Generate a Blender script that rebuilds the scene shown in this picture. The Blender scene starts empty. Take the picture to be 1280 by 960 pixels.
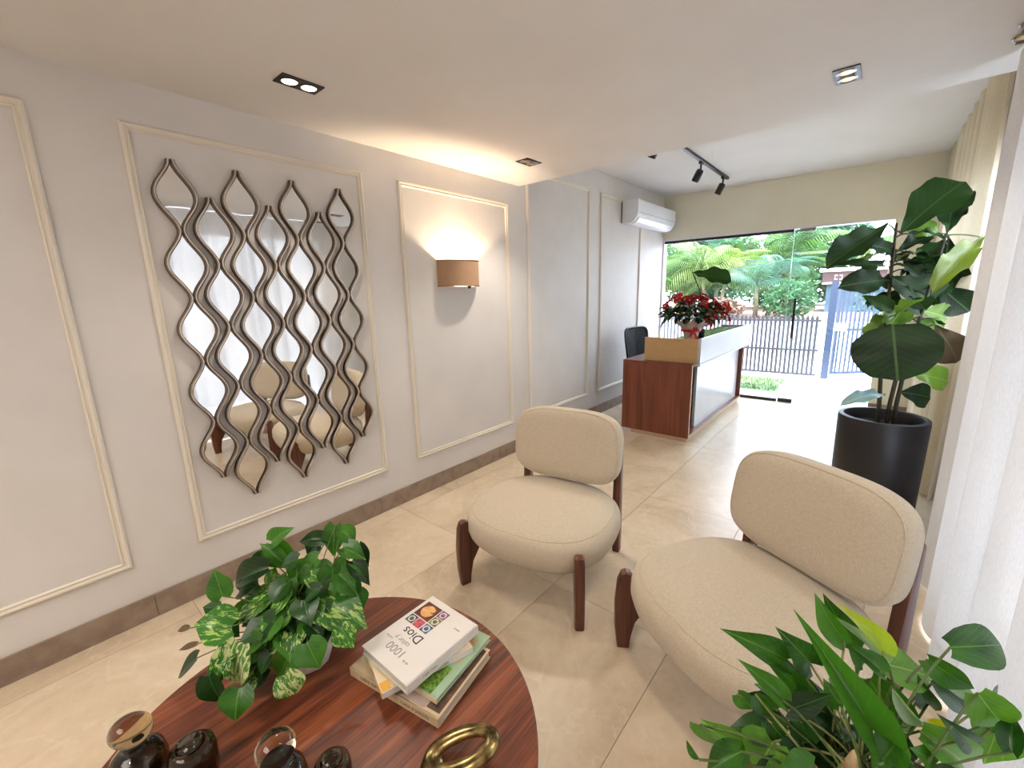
import bpy, bmesh, math, random
from mathutils import Vector, Matrix, noise
PI = math.pi
SC = bpy.context.scene
COL = SC.collection

# ---------------------------------------------------------------- camera
cam_data = bpy.data.cameras.new('camera')
cam_data.sensor_fit = 'HORIZONTAL'
cam_data.sensor_width = 36.0
cam_data.lens = 532.7163 / 1280 * 36.0
cam_data.clip_start = 0.02
cam_data.clip_end = 300
cam = bpy.data.objects.new('camera', cam_data)
COL.objects.link(cam)
_R = Vector((0.76410422, 0.64459574, -0.02531955))
_U = Vector((-0.11449189, 0.17413604, 0.97804307))
_F = Vector((-0.63485144, 0.74442795, -0.20685906))
_m = Matrix((_R, _U, -_F)).transposed().to_4x4()
_m.translation = Vector((2.616, 0.0, 1.55))
cam.matrix_world = _m
SC.camera = cam

# ---------------------------------------------------------------- sky, sun, exposure
SC.view_settings.view_transform = 'Standard'
SC.view_settings.look = 'None'
SC.view_settings.gamma = 1.0
SC.view_settings.use_curve_mapping = False
SC.view_settings.exposure = 0.27

world = bpy.data.worlds.new('sky')
SC.world = world
world.use_nodes = True
_bg = world.node_tree.nodes['Background']
_bg.inputs['Color'].default_value = (0.74, 0.84, 1.0, 1)
_bg.inputs['Strength'].default_value = 11.0

def add_light(kind, name, loc, energy, color, rot=(0, 0, 0), **kw):
    l = bpy.data.lights.new(name, kind)
    l.energy = energy
    l.color = color
    for k, v in kw.items():
        setattr(l, k, v)
    o = bpy.data.objects.new(name, l)
    o.location = loc
    o.rotation_euler = rot
    COL.objects.link(o)
    return o

add_light('SUN', 'sun', (0, 0, 20), 18.0, (1.0, 0.98, 0.95), (math.radians(14), 0, math.radians(20)), angle=0.03)
# added warm fill light under the unseen ceiling behind the camera
add_light('AREA', 'rear_fill_light', (1.4, -1.7, 2.48), 44, (1.0, 0.95, 0.90), shape='RECTANGLE', size=1.6, size_y=1.2)

# ---------------------------------------------------------------- materials
def lin(c):
    return tuple(((v / 12.92) if v <= 0.04045 else ((v + 0.055) / 1.055) ** 2.4) for v in c)
def rgb(r, g, b):
    return lin((r / 255, g / 255, b / 255)) + (1.0,)

class NT:
    def __init__(s, name):
        s.m = bpy.data.materials.new(name)
        s.m.use_nodes = True
        s.t = s.m.node_tree
        s.b = s.t.nodes['Principled BSDF']
        s.out = s.t.nodes['Material Output']
    def n(s, kind, **kw):
        nd = s.t.nodes.new(kind)
        for k, v in kw.items():
            if k in nd.inputs.keys():
                nd.inputs[k].default_value = v
            else:
                setattr(nd, k, v)
        return nd
    def l(s, a, b):
        s.t.links.new(a, b)
    def ramp(s, fac, stops):
        r = s.n('ShaderNodeValToRGB')
        e = r.color_ramp.elements
        while len(e) < len(stops):
            e.new(0.5)
        for i, (p, c) in enumerate(stops):
            e[i].position = p
            e[i].color = c
        s.l(fac, r.inputs['Fac'])
        return r.outputs['Color']
    def coords(s, scale=(1, 1, 1), kind='Object', randomise=False):
        tc = s.n('ShaderNodeTexCoord')
        mp = s.n('ShaderNodeMapping')
        mp.inputs['Scale'].default_value = scale
        s.l(tc.outputs[kind], mp.inputs['Vector'])
        if randomise:
            oi = s.n('ShaderNodeObjectInfo')
            mu = s.n('ShaderNodeVectorMath', operation='SCALE')
            cb = s.n('ShaderNodeCombineXYZ')
            s.l(oi.outputs['Random'], cb.inputs[0]); s.l(oi.outputs['Random'], cb.inputs[1]); s.l(oi.outputs['Random'], cb.inputs[2])
            s.l(cb.outputs[0], mu.inputs[0]); mu.inputs['Scale'].default_value = 37.0
            s.l(mu.outputs[0], mp.inputs['Location'])
        return mp.outputs['Vector']
    def noise(s, vec, scale, detail=3, rough=0.5, dist=0.0):
        nz = s.n('ShaderNodeTexNoise', Scale=scale, Detail=detail, Roughness=rough, Distortion=dist)
        s.l(vec, nz.inputs['Vector'])
        return nz.outputs['Fac']
    def bump(s, h, strength=0.2, dist=0.01):
        b = s.n('ShaderNodeBump', Strength=strength, Distance=dist)
        s.l(h, b.inputs['Height'])
        s.l(b.outputs['Normal'], s.b.inputs['Normal'])

def plain(name, c, rough=0.5, metal=0.0, c2=None, nscale=40, bump=0.0, spec=0.5, emit=None, estr=0.0, coat=0.0, stretch=(1, 1, 1)):
    t = NT(name)
    b = t.b
    b.inputs['Roughness'].default_value = rough
    b.inputs['Metallic'].default_value = metal
    b.inputs['Specular IOR Level'].default_value = spec
    b.inputs['Coat Weight'].default_value = coat
    v = t.coords(stretch)
    f = t.noise(v, nscale, 3)
    c2 = c2 or tuple(x * 0.93 for x in c[:3]) + (1,)
    t.l(t.ramp(f, [(0.35, c), (0.68, c2)]), b.inputs['Base Color'])
    if bump:
        t.bump(f, bump, 0.004)
    if emit:
        b.inputs['Emission Color'].default_value = emit
        b.inputs['Emission Strength'].default_value = estr
    return t.m

def wood(name, dark, mid, light, axis=0, scale=1.0, rough=0.35, bump=0.08, coat=0.15):
    t = NT(name)
    sc = [14.0, 14.0, 14.0]
    sc[axis] = 0.9
    v = t.coords(tuple(x * scale for x in sc), randomise=True)
    f1 = t.noise(v, 1.2, 6, 0.6, 1.2)
    sc2 = [90.0, 90.0, 90.0]
    sc2[axis] = 3.0
    v2 = t.coords(tuple(x * scale for x in sc2))
    f2 = t.noise(v2, 1.0, 3, 0.6)
    mx = t.n('ShaderNodeMath', operation='MULTIPLY_ADD')
    t.l(f2, mx.inputs[0]); mx.inputs[1].default_value = 0.45; t.l(f1, mx.inputs[2])
    t.l(t.ramp(mx.outputs[0], [(0.48, dark), (0.68, mid), (0.92, light)]), t.b.inputs['Base Color'])
    t.b.inputs['Roughness'].default_value = rough
    t.b.inputs['Coat Weight'].default_value = coat
    t.b.inputs['Coat Roughness'].default_value = 0.25
    t.bump(mx.outputs[0], bump, 0.003)
    return t.m

def glass_mat(name, tint, refl=0.06, rough=0.0):
    """flat pane: mostly clear, a little mirror"""
    t = NT(name)
    tr = t.n('ShaderNodeBsdfTransparent'); tr.inputs['Color'].default_value = tint
    gl = t.n('ShaderNodeBsdfGlossy', Roughness=rough)
    lw = t.n('ShaderNodeLayerWeight', Blend=0.25)
    mu = t.n('ShaderNodeMath', operation='MULTIPLY_ADD')
    t.l(lw.outputs['Fresnel'], mu.inputs[0]); mu.inputs[1].default_value = 0.5; mu.inputs[2].default_value = refl * 0.4
    mx = t.n('ShaderNodeMixShader')
    t.l(mu.outputs[0], mx.inputs[0]); t.l(tr.outputs[0], mx.inputs[1]); t.l(gl.outputs[0], mx.inputs[2])
    t.l(mx.outputs[0], t.out.inputs['Surface'])
    t.t.nodes.remove(t.b)
    return t.m

def thick_glass(name, col, rough=0.02, ior=1.45):
    t = NT(name)
    t.b.inputs['Base Color'].default_value = col
    t.b.inputs['Transmission Weight'].default_value = 1.0
    t.b.inputs['Roughness'].default_value = rough
    t.b.inputs['IOR'].default_value = ior
    f = t.noise(t.coords((1, 1, 1)), 30, 2)
    t.bump(f, 0.05, 0.004)
    return t.m

def sheer_mat(name, col, trans, clear):
    t = NT(name)
    v = t.coords((400, 400, 60))
    f = t.noise(v, 1.0, 2)
    c = t.ramp(f, [(0.3, tuple(x * 0.88 for x in col[:3]) + (1,)), (0.7, col)])
    d = t.n('ShaderNodeBsdfDiffuse'); t.l(c, d.inputs['Color'])
    tl = t.n('ShaderNodeBsdfTranslucent'); t.l(c, tl.inputs['Color'])
    tr = t.n('ShaderNodeBsdfTransparent')
    lw = t.n('ShaderNodeLayerWeight', Blend=.5)
    inv = t.n('ShaderNodeMath', operation='SUBTRACT'); inv.inputs[0].default_value = 1.0; t.l(lw.outputs['Facing'], inv.inputs[1])
    pw = t.n('ShaderNodeMath', operation='POWER'); t.l(inv.outputs[0], pw.inputs[0]); pw.inputs[1].default_value = 2.0
    cl = t.n('ShaderNodeMath', operation='MULTIPLY'); t.l(pw.outputs[0], cl.inputs[0]); cl.inputs[1].default_value = clear
    m1 = t.n('ShaderNodeMixShader'); m1.inputs[0].default_value = trans
    t.l(d.outputs[0], m1.inputs[1]); t.l(tl.outputs[0], m1.inputs[2])
    m2 = t.n('ShaderNodeMixShader'); t.l(cl.outputs[0], m2.inputs[0])
    t.l(m1.outputs[0], m2.inputs[1]); t.l(tr.outputs[0], m2.inputs[2])
    t.l(m2.outputs[0], t.out.inputs['Surface'])
    t.t.nodes.remove(t.b)
    return t.m

def boucle(name, c1, c2):
    t = NT(name)
    v = t.coords((1, 1, 1))
    f = t.noise(v, 380, 3, 0.7)
    f2 = t.noise(v, 90, 2, 0.6)
    mx = t.n('ShaderNodeMath', operation='MULTIPLY_ADD')
    t.l(f2, mx.inputs[0]); mx.inputs[1].default_value = 0.25; t.l(f, mx.inputs[2])
    t.l(t.ramp(mx.outputs[0], [(0.42, c2), (0.75, c1)]), t.b.inputs['Base Color'])
    t.b.inputs['Roughness'].default_value = 0.95
    t.b.inputs['Sheen Weight'].default_value = 0.25
    t.b.inputs['Specular IOR Level'].default_value = 0.15
    t.bump(mx.outputs[0], 0.55, 0.006)
    return t.m

def stone_tile(name):
    t = NT(name)
    v = t.coords((1, 1, 1), randomise=True)
    f1 = t.noise(v, 1.6, 6, 0.62, 0.8)
    f2 = t.noise(v, 22, 5, 0.65)
    mx = t.n('ShaderNodeMath', operation='MULTIPLY_ADD')
    t.l(f2, mx.inputs[0]); mx.inputs[1].default_value = 0.3; t.l(f1, mx.inputs[2])
    base = t.ramp(mx.outputs[0], [(0.42, rgb(184, 163, 136)), (0.65, rgb(210, 190, 162)), (0.85, rgb(222, 205, 180))])
    # pale mineral veins
    fv = t.noise(v, 1.3, 4, 0.55, 1.6)
    ab = t.n('ShaderNodeMath', operation='SUBTRACT'); t.l(fv, ab.inputs[0]); ab.inputs[1].default_value = 0.5
    ab2 = t.n('ShaderNodeMath', operation='ABSOLUTE'); t.l(ab.outputs[0], ab2.inputs[0])
    veins = t.ramp(ab2.outputs[0], [(0.0, (0.22, 0.22, 0.22, 1)), (0.012, (0, 0, 0, 1))])
    mm = t.n('ShaderNodeMixRGB'); mm.blend_type = 'MIX'
    t.l(veins, mm.inputs[0]); t.l(base, mm.inputs[1]); mm.inputs[2].default_value = rgb(238, 226, 204)
    t.l(mm.outputs[0], t.b.inputs['Base Color'])
    rr = t.ramp(f1, [(0.3, (0.295,) * 3 + (1,)), (0.7, (0.37,) * 3 + (1,))])
    t.l(rr, t.b.inputs['Roughness'])
    t.bump(f2, 0.05, 0.002)
    t.b.inputs['Coat Weight'].default_value = 0.12
    t.b.inputs['Coat Roughness'].default_value = 0.29
    return t.m

def leaf_mat(name, c_dark, c_light, c_vein, rough=0.35, splash=None, splash_amt=0.5, trans=0.25, veins=9.0, spec=.5):
    """leaf blade: local x across, local y 0..1 along the midrib"""
    t = NT(name)
    tc = t.n('ShaderNodeTexCoord')
    sp = t.n('ShaderNodeSeparateXYZ'); t.l(tc.outputs['Object'], sp.inputs[0])
    ax = t.n('ShaderNodeMath', operation='ABSOLUTE'); t.l(sp.outputs['X'], ax.inputs[0])
    # side veins
    m1 = t.n('ShaderNodeMath', operation='MULTIPLY_ADD'); t.l(ax.outputs[0], m1.inputs[0]); m1.inputs[1].default_value = -0.8; t.l(sp.outputs['Y'], m1.inputs[2])
    m2 = t.n('ShaderNodeMath', operation='MULTIPLY'); t.l(m1.outputs[0], m2.inputs[0]); m2.inputs[1].default_value = veins * 2 * PI
    m3 = t.n('ShaderNodeMath', operation='SINE'); t.l(m2.outputs[0], m3.inputs[0])
    v1 = t.ramp(m3.outputs[0], [(0.86, (0, 0, 0, 1)), (1.0, (0.17, 0.17, 0.17, 1))])
    mid = t.ramp(ax.outputs[0], [(0.006, (0.8, 0.8, 0.8, 1)), (0.022, (0, 0, 0, 1))])
    add = t.n('ShaderNodeMixRGB'); add.blend_type = 'LIGHTEN'; add.inputs[0].default_value = 1.0
    t.l(v1, add.inputs[1]); t.l(mid, add.inputs[2])
    oi = t.n('ShaderNodeObjectInfo')
    vec = t.coords((1, 1, 1), randomise=True)
    f = t.noise(vec, 2.2, 3)
    mx = t.n('ShaderNodeMath', operation='MULTIPLY_ADD'); t.l(oi.outputs['Random'], mx.inputs[0]); mx.inputs[1].default_value = 0.7; t.l(f, mx.inputs[2])
    base = t.ramp(mx.outputs[0], [(0.4, c_dark), (1.1 if False else 1.0, c_light)])
    if splash:
        st = t.coords((6, 2.0, 1), randomise=True)
        fs = t.noise(st, 1.6, 4, 0.7, 0.6)
        ms = t.ramp(fs, [(0.62 - 0.22 * splash_amt, (0, 0, 0, 1)), (0.68 - 0.22 * splash_amt, (1, 1, 1, 1))])
        k = t.n('ShaderNodeMixRGB'); t.l(ms, k.inputs[0]); t.l(base, k.inputs[1]); k.inputs[2].default_value = splash
        base = k.outputs[0]
    fin = t.n('ShaderNodeMixRGB'); t.l(add.outputs[0], fin.inputs[0]); t.l(base, fin.inputs[1]); fin.inputs[2].default_value = c_vein
    t.l(fin.outputs[0], t.b.inputs['Base Color'])
    t.b.inputs['Roughness'].default_value = rough
    t.b.inputs['Specular IOR Level'].default_value = spec
    t.bump(add.outputs[0], 0.25, 0.004)
    if trans:
        tl = t.n('ShaderNodeBsdfTranslucent')
        br = t.n('ShaderNodeMixRGB'); br.blend_type = 'MULTIPLY'; br.inputs[0].default_value = 1.0
        t.l(fin.outputs[0], br.inputs[1]); br.inputs[2].default_value = (1.3, 1.5, 0.6, 1)
        t.l(br.outputs[0], tl.inputs['Color'])
        ms_ = t.n('ShaderNodeMixShader'); ms_.inputs[0].default_value = trans
        t.l(t.b.outputs[0], ms_.inputs[1]); t.l(tl.outputs[0], ms_.inputs[2])
        t.l(ms_.outputs[0], t.out.inputs['Surface'])
    return t.m

M = {}
M['wall'] = plain('wall_paint', rgb(218, 212, 207), 0.55, c2=rgb(212, 206, 200), nscale=3, spec=0.3)
M['wall_front'] = plain('front_wall_paint', rgb(236, 231, 212), 0.6, c2=rgb(232, 226, 206), nscale=3, spec=0.3)
M['ceiling'] = plain('ceiling_paint', rgb(222, 218, 214), 0.8, c2=rgb(218, 213, 208), nscale=2, spec=0.2)
M['moulding'] = plain('moulding_paint', rgb(226, 216, 200), 0.35, c2=rgb(222, 212, 196), nscale=4)
M['tile'] = stone_tile('floor_stone')
M['grout'] = plain('grout', rgb(150, 130, 104), 0.9)
M['skirting'] = plain('skirting_stone', rgb(152, 132, 114), 0.4, c2=rgb(132, 112, 96), nscale=14)
M['black'] = plain('black_metal', rgb(24, 23, 24), 0.4, c2=rgb(30, 29, 30))
M['black_matte'] = plain('black_matte', rgb(22, 22, 26), 0.6, c2=rgb(27, 27, 31))
M['white_plastic'] = plain('white_plastic', rgb(232, 234, 238), 0.3, c2=rgb(228, 230, 234))
M['grey_plastic'] = plain('grey_plastic', rgb(150, 154, 160), 0.4)
M['steel'] = plain('steel', rgb(170, 172, 178), 0.25, metal=1.0)
M['mirror'] = plain('mirror_silver', (0.92, 0.92, 0.91, 1), 0.01, metal=1.0, c2=(0.91, 0.91, 0.90, 1))
def frame_silver():
    t = NT('antique_silver')
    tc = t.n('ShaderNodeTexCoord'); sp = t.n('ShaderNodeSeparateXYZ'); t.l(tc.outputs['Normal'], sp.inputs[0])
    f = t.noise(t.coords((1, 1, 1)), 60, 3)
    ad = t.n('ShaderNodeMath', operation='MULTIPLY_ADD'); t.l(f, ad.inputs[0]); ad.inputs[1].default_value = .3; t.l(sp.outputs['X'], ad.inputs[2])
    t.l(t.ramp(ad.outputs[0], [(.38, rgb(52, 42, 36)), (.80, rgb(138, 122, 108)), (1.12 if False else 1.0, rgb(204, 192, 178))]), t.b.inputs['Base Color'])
    t.b.inputs['Metallic'].default_value = .75; t.b.inputs['Roughness'].default_value = .36
    t.bump(f, .12, .003)
    return t.m
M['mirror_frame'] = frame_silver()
M['linen'] = plain('linen_shade', rgb(176, 142, 112), 0.9, c2=rgb(158, 124, 96), nscale=160, bump=0.2)
M['bulb'] = plain('lit_bulb', (1, 0.8, 0.5, 1), 0.5, emit=(1, 0.78, 0.48, 1), estr=30)
M['lens'] = plain('lit_lens', (1, 0.9, 0.75, 1), 0.3, emit=(1, 0.86, 0.66, 1), estr=3)
M['lens_dim'] = plain('amber_lens', rgb(196, 160, 110), 0.2, metal=0.5)
M['boucle'] = boucle('cream_boucle', rgb(216, 202, 180), rgb(188, 170, 144))
M['chair_wood'] = wood('walnut_leg', rgb(52, 26, 17), rgb(84, 43, 28), rgb(112, 62, 40), axis=2, rough=0.35)
M['table_wood'] = wood('table_veneer', rgb(46, 21, 12), rgb(102, 48, 28), rgb(146, 80, 48), axis=1, scale=1.5, rough=0.42, bump=0.12)
M['desk_wood'] = wood('desk_veneer', rgb(84, 38, 26), rgb(112, 55, 37), rgb(130, 70, 48), axis=2, scale=0.6, rough=0.4, coat=0.1)
M['desk_wood_y'] = wood('desk_veneer_long', rgb(84, 38, 26), rgb(112, 55, 37), rgb(130, 70, 48), axis=1, scale=0.6, rough=0.4, coat=0.1)
M['desk_white'] = plain('white_laminate', rgb(190, 190, 193), 0.25, c2=rgb(185, 185, 188), nscale=2)
M['desk_edge'] = plain('pale_edge_band', rgb(206, 178, 148), 0.5)
M['desk_ochre'] = plain('ochre_laminate', rgb(196, 160, 110), 0.5, c2=rgb(190, 153, 103))
M['dark_glass_reflection'] = plain('dark_glass_reflection_top', rgb(40, 56, 50), 0.08)  # dark glass with the plant's green reflection put into its colour
M['glass'] = glass_mat('clear_glass', (0.975, 0.98, 0.985, 1))
M['door_glass'] = glass_mat('greenish_door_glass', (0.93, 0.97, 0.965, 1))
M['glass_edge'] = plain('green_glass_edge', rgb(186, 222, 208), 0.2)
M['smoke'] = thick_glass('smoked_glass', (0.30, 0.26, 0.17, 1))
M['amber'] = thick_glass('amber_smoked_glass', (0.60, 0.47, 0.28, 1))
M['brass'] = plain('aged_brass', rgb(186, 162, 108), 0.28, metal=1.0, c2=rgb(44, 36, 26), nscale=26)
M['sheer'] = sheer_mat('sheer_white', (0.80, 0.79, 0.78, 1), 0.09, 0.10)
M['sheer_cream'] = sheer_mat('sheer_cream', (0.84, 0.74, 0.55, 1), 0.24, 0.03)
M['planter'] = plain('planter_black', rgb(24, 23, 27), 0.45, c2=rgb(30, 29, 33), nscale=80)
M['soil'] = plain('soil', rgb(46, 34, 26), 0.95, c2=rgb(26, 19, 15), nscale=60, bump=0.6)
M['pot_white'] = plain('white_ceramic', rgb(226, 224, 222), 0.45, c2=rgb(216, 214, 212))
M['stem_dark'] = plain('dark_stem', rgb(44, 38, 26), 0.7, c2=rgb(62, 54, 36))
M['stem_green'] = plain('green_stem', rgb(96, 116, 54), 0.5, c2=rgb(72, 92, 40))
M['stem_pale'] = plain('pale_stem', rgb(168, 160, 104), 0.5, c2=rgb(134, 140, 76))
G = lambda a, b, v, **k: (a, b, v, k)
M['fig'] = leaf_mat('fig_leaf', rgb(14, 32, 12), rgb(38, 70, 26), rgb(74, 104, 56), rough=0.55, trans=0.12, spec=.3)
M['fig_light'] = leaf_mat('fig_leaf_young', rgb(60, 98, 28), rgb(112, 146, 54), rgb(160, 180, 100), rough=0.35, trans=0.3)
M['fig_yellow'] = leaf_mat('fig_leaf_yellow', rgb(88, 106, 28), rgb(122, 138, 48), rgb(160, 168, 90), rough=0.4, trans=0.16)
M['fig_brown'] = leaf_mat('fig_leaf_brown', rgb(52, 40, 26), rgb(80, 62, 40), rgb(104, 90, 60), rough=0.6, trans=0.05)
M['fig_sheen'] = leaf_mat('fig_leaf_sheen', rgb(112, 150, 150), rgb(150, 180, 176), rgb(190, 205, 200), rough=0.25, trans=0.05)  # bluish light reflected off one leaf, put into its colour
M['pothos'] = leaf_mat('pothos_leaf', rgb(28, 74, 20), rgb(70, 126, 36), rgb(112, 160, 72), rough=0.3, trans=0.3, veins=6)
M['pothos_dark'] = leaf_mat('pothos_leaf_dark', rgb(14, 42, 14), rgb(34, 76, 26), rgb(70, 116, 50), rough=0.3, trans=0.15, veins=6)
M['pothos_light'] = leaf_mat('pothos_leaf_light', rgb(62, 116, 30), rgb(104, 156, 50), rgb(160, 196, 100), rough=0.3, trans=0.35, veins=6)
M['pothos_yellow'] = leaf_mat('pothos_leaf_yellowgreen', rgb(146, 172, 36), rgb(178, 196, 60), rgb(206, 214, 120), rough=0.3, trans=0.4, veins=6)
M['pothos_ripe'] = leaf_mat('pothos_leaf_yellow', rgb(196, 186, 30), rgb(216, 204, 52), rgb(228, 220, 110), rough=0.3, trans=0.3, veins=6)
M['pothos_pale'] = leaf_mat('pothos_leaf_under', rgb(156, 182, 150), rgb(180, 200, 172), rgb(200, 214, 190), rough=0.4, trans=0.3, veins=6)
M['pothos_var'] = leaf_mat('pothos_leaf_marbled', rgb(26, 78, 24), rgb(60, 122, 42), rgb(100, 160, 70), rough=0.3, trans=0.25, splash=rgb(176, 204, 110), splash_amt=0.45, veins=6)
M['pothos_cream'] = leaf_mat('pothos_leaf_cream', rgb(40, 100, 34), rgb(76, 142, 52), rgb(110, 166, 76), rough=0.3, trans=0.25, splash=rgb(222, 232, 170), splash_amt=0.75, veins=6)
M['pothos_brown'] = leaf_mat('pothos_leaf_dry', rgb(86, 62, 38), rgb(104, 80, 50), rgb(120, 96, 64), rough=0.6, trans=0.1, veins=6)
M['bract'] = leaf_mat('red_bract', rgb(132, 6, 16), rgb(190, 16, 30), rgb(150, 20, 30), rough=0.5, trans=0.2, veins=5)
M['poin_leaf'] = leaf_mat('poinsettia_leaf', rgb(20, 44, 18), rgb(46, 76, 30), rgb(70, 96, 50), rough=0.45, trans=0.1, veins=6)
M['poin_eye'] = plain('flower_eye', rgb(236, 214, 120), 0.5)
M['wrap'] = plain('cream_wrap', rgb(206, 194, 180), 0.4, c2=rgb(180, 166, 152), nscale=30)
M['ribbon'] = plain('red_ribbon', rgb(206, 34, 40), 0.35, c2=rgb(184, 24, 32))
M['ribbon_pale'] = plain('sheer_ribbon', rgb(226, 150, 150), 0.4)
M['mesh_fabric'] = plain('black_mesh', rgb(38, 40, 46), 0.8, c2=rgb(26, 28, 32), nscale=300)
M['paper'] = plain('page_block', rgb(206, 196, 182), 0.9, c2=rgb(178, 168, 154), nscale=6, stretch=(1, 1, 120))
M['book_white'] = plain('cover_white', rgb(226, 220, 214), 0.35, c2=rgb(222, 216, 209), nscale=5)
M['book_beige'] = plain('cover_beige', rgb(206, 184, 150), 0.4, c2=rgb(196, 172, 136), nscale=8)
M['book_mauve'] = plain('cover_photo_mauve', rgb(190, 172, 160), 0.35, c2=rgb(172, 152, 142), nscale=6)
M['book_dark'] = plain('cover_photo_dark', rgb(64, 40, 34), 0.35, c2=rgb(96, 66, 50), nscale=60)
M['book_green'] = plain('cover_green', rgb(164, 190, 158), 0.35, c2=rgb(150, 178, 144), nscale=8)
M['book_herb'] = plain('cover_photo_herbs', rgb(52, 98, 26), 0.35, c2=rgb(140, 176, 74), nscale=110)
M['book_tan'] = plain('cover_photo_tan', rgb(186, 148, 100), 0.35, c2=rgb(206, 180, 136), nscale=16)
M['book_cream'] = plain('cover_cream', rgb(226, 208, 176), 0.35, c2=rgb(218, 198, 162), nscale=5)
M['book_orange'] = plain('cover_orange', rgb(222, 164, 62), 0.35)
M['book_pink'] = plain('cover_photo_pink', rgb(222, 186, 160), 0.35, c2=rgb(190, 132, 104), nscale=80)
M['ink'] = plain('ink', rgb(40, 30, 34), 0.5)
M['ink_grey'] = plain('ink_grey', rgb(150, 144, 146), 0.5)
M['ink_brown'] = plain('ink_brown', rgb(110, 84, 54), 0.5)
def photo_mat(name, a, b):
    return plain(name, a, 0.3, c2=b, nscale=70)
M['ph_bowl'] = photo_mat('print_bowl', rgb(66, 26, 24), rgb(120, 60, 40))
M['ph_orange'] = photo_mat('print_orange', rgb(214, 150, 84), rgb(236, 190, 130))
M['ph_grey'] = photo_mat('print_grey', rgb(40, 48, 44), rgb(110, 124, 110))
M['ph_red'] = photo_mat('print_red', rgb(170, 44, 70), rgb(214, 110, 124))
M['ph_blue'] = photo_mat('print_blue', rgb(38, 50, 78), rgb(120, 150, 180))
M['ph_green'] = photo_mat('print_green', rgb(60, 66, 30), rgb(150, 156, 84))
M['ph_purple'] = photo_mat('print_purple', rgb(84, 30, 74), rgb(180, 120, 170))
M['tan_wood'] = plain('driftwood', rgb(206, 182, 138), 0.7, c2=rgb(160, 128, 90), nscale=22, bump=0.3)
M['pebble'] = plain('pebble', rgb(206, 200, 182), 0.6)
M['fence'] = plain('fence_paint', rgb(56, 56, 64), 0.5, c2=rgb(50, 50, 58))
M['gate'] = plain('gate_paint', rgb(50, 62, 86), 0.45, c2=rgb(45, 56, 78))
M['lawn'] = plain('lawn', rgb(92, 120, 76), 0.9, c2=rgb(78, 106, 64), nscale=14)
M['drive'] = plain('driveway', rgb(212, 209, 219), 0.8, c2=rgb(204, 201, 211), nscale=9)
M['white_wall'] = plain('garden_wall', rgb(226, 224, 220), 0.8)
M['mulch'] = plain('mulch', rgb(124, 100, 84), 0.95, c2=rgb(96, 76, 64), nscale=9)
M['trunk'] = plain('palm_trunk', rgb(150, 140, 112), 0.8, c2=rgb(118, 108, 84), nscale=10)
def frond_mat(name, a, b):
    t = NT(name)
    oi = t.n('ShaderNodeObjectInfo')
    c = t.ramp(oi.outputs['Random'], [(0.0, a), (1.0, b)])
    t.l(c, t.b.inputs['Base Color'])
    t.b.inputs['Roughness'].default_value = 0.5
    tl = t.n('ShaderNodeBsdfTranslucent'); t.l(c, tl.inputs['Color'])
    ms_ = t.n('ShaderNodeMixShader'); ms_.inputs[0].default_value = 0.35
    t.l(t.b.outputs[0], ms_.inputs[1]); t.l(tl.outputs[0], ms_.inputs[2])
    t.l(ms_.outputs[0], t.out.inputs['Surface'])
    return t.m
M['frond'] = frond_mat('palm_frond', rgb(26, 60, 26), rgb(88, 128, 58))
M['frond_blue'] = frond_mat('palm_frond_blue', rgb(26, 64, 50), rgb(78, 120, 94))
M['frond_yellow'] = frond_mat('palm_frond_yellow', rgb(44, 80, 34), rgb(112, 136, 62))
M['bush'] = frond_mat('bush_leaf', rgb(40, 82, 54), rgb(64, 108, 62))
M['kiosk'] = plain('kiosk_brown', rgb(84, 56, 58), 0.6, c2=rgb(76, 50, 52))
M['kiosk_dark'] = plain('kiosk_blue_grey', rgb(70, 92, 110), 0.6)
M['roof_white'] = plain('roof_white', rgb(236, 232, 226), 0.7)
M['win_frame'] = plain('dark_window_frame', rgb(36, 40, 52), 0.35)

# ---------------------------------------------------------------- helpers
def setp(o, label=None, cat=None, group=None, kind=None):
    if label: o['label'] = label
    if cat: o['category'] = cat
    if group: o['group'] = group
    if kind: o['kind'] = kind
    return o
def link(name, me, parent=None, mat=None):
    o = bpy.data.objects.new(name, me)
    COL.objects.link(o)
    if parent is not None: o.parent = parent
    if mat is not None:
        me.materials.clear(); me.materials.append(mat)
    return o
def thing(name, label, cat, loc=(0, 0, 0), rz=0, group=None):
    o = bpy.data.objects.new(name, None)
    o.empty_display_size = 0.1
    COL.objects.link(o)
    o.location = loc; o.rotation_euler = (0, 0, rz)
    return setp(o, label, cat, group)
def done(name, bm, mat, parent=None, smooth=False, recalc=True):
    if recalc: bmesh.ops.recalc_face_normals(bm, faces=bm.faces)
    me = bpy.data.meshes.new(name)
    bm.to_mesh(me); bm.free()
    if smooth:
        for p in me.polygons: p.use_smooth = True
    return link(name, me, parent, mat)
def obj(name, verts, faces, mat, parent=None, smooth=False):
    me = bpy.data.meshes.new(name)
    me.from_pydata([tuple(v) for v in verts], [], faces)
    me.update()
    if smooth:
        for p in me.polygons: p.use_smooth = True
    return link(name, me, parent, mat)
def bx(bm, x0, x1, y0, y1, z0, z1, bev=0.0):
    r = bmesh.ops.create_cube(bm, size=1.0)
    vs = r['verts']
    for v in vs:
        v.co = Vector((x0 + (v.co.x + .5) * (x1 - x0), y0 + (v.co.y + .5) * (y1 - y0), z0 + (v.co.z + .5) * (z1 - z0)))
    if bev:
        es = list({e for v in vs for e in v.link_edges})
        bmesh.ops.bevel(bm, geom=es, offset=bev, segments=2, affect='EDGES', profile=0.5)
def box(name, b, mat, parent=None, bev=0.0):
    bm = bmesh.new(); bx(bm, *b, bev=bev)
    return done(name, bm, mat, parent)
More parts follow.
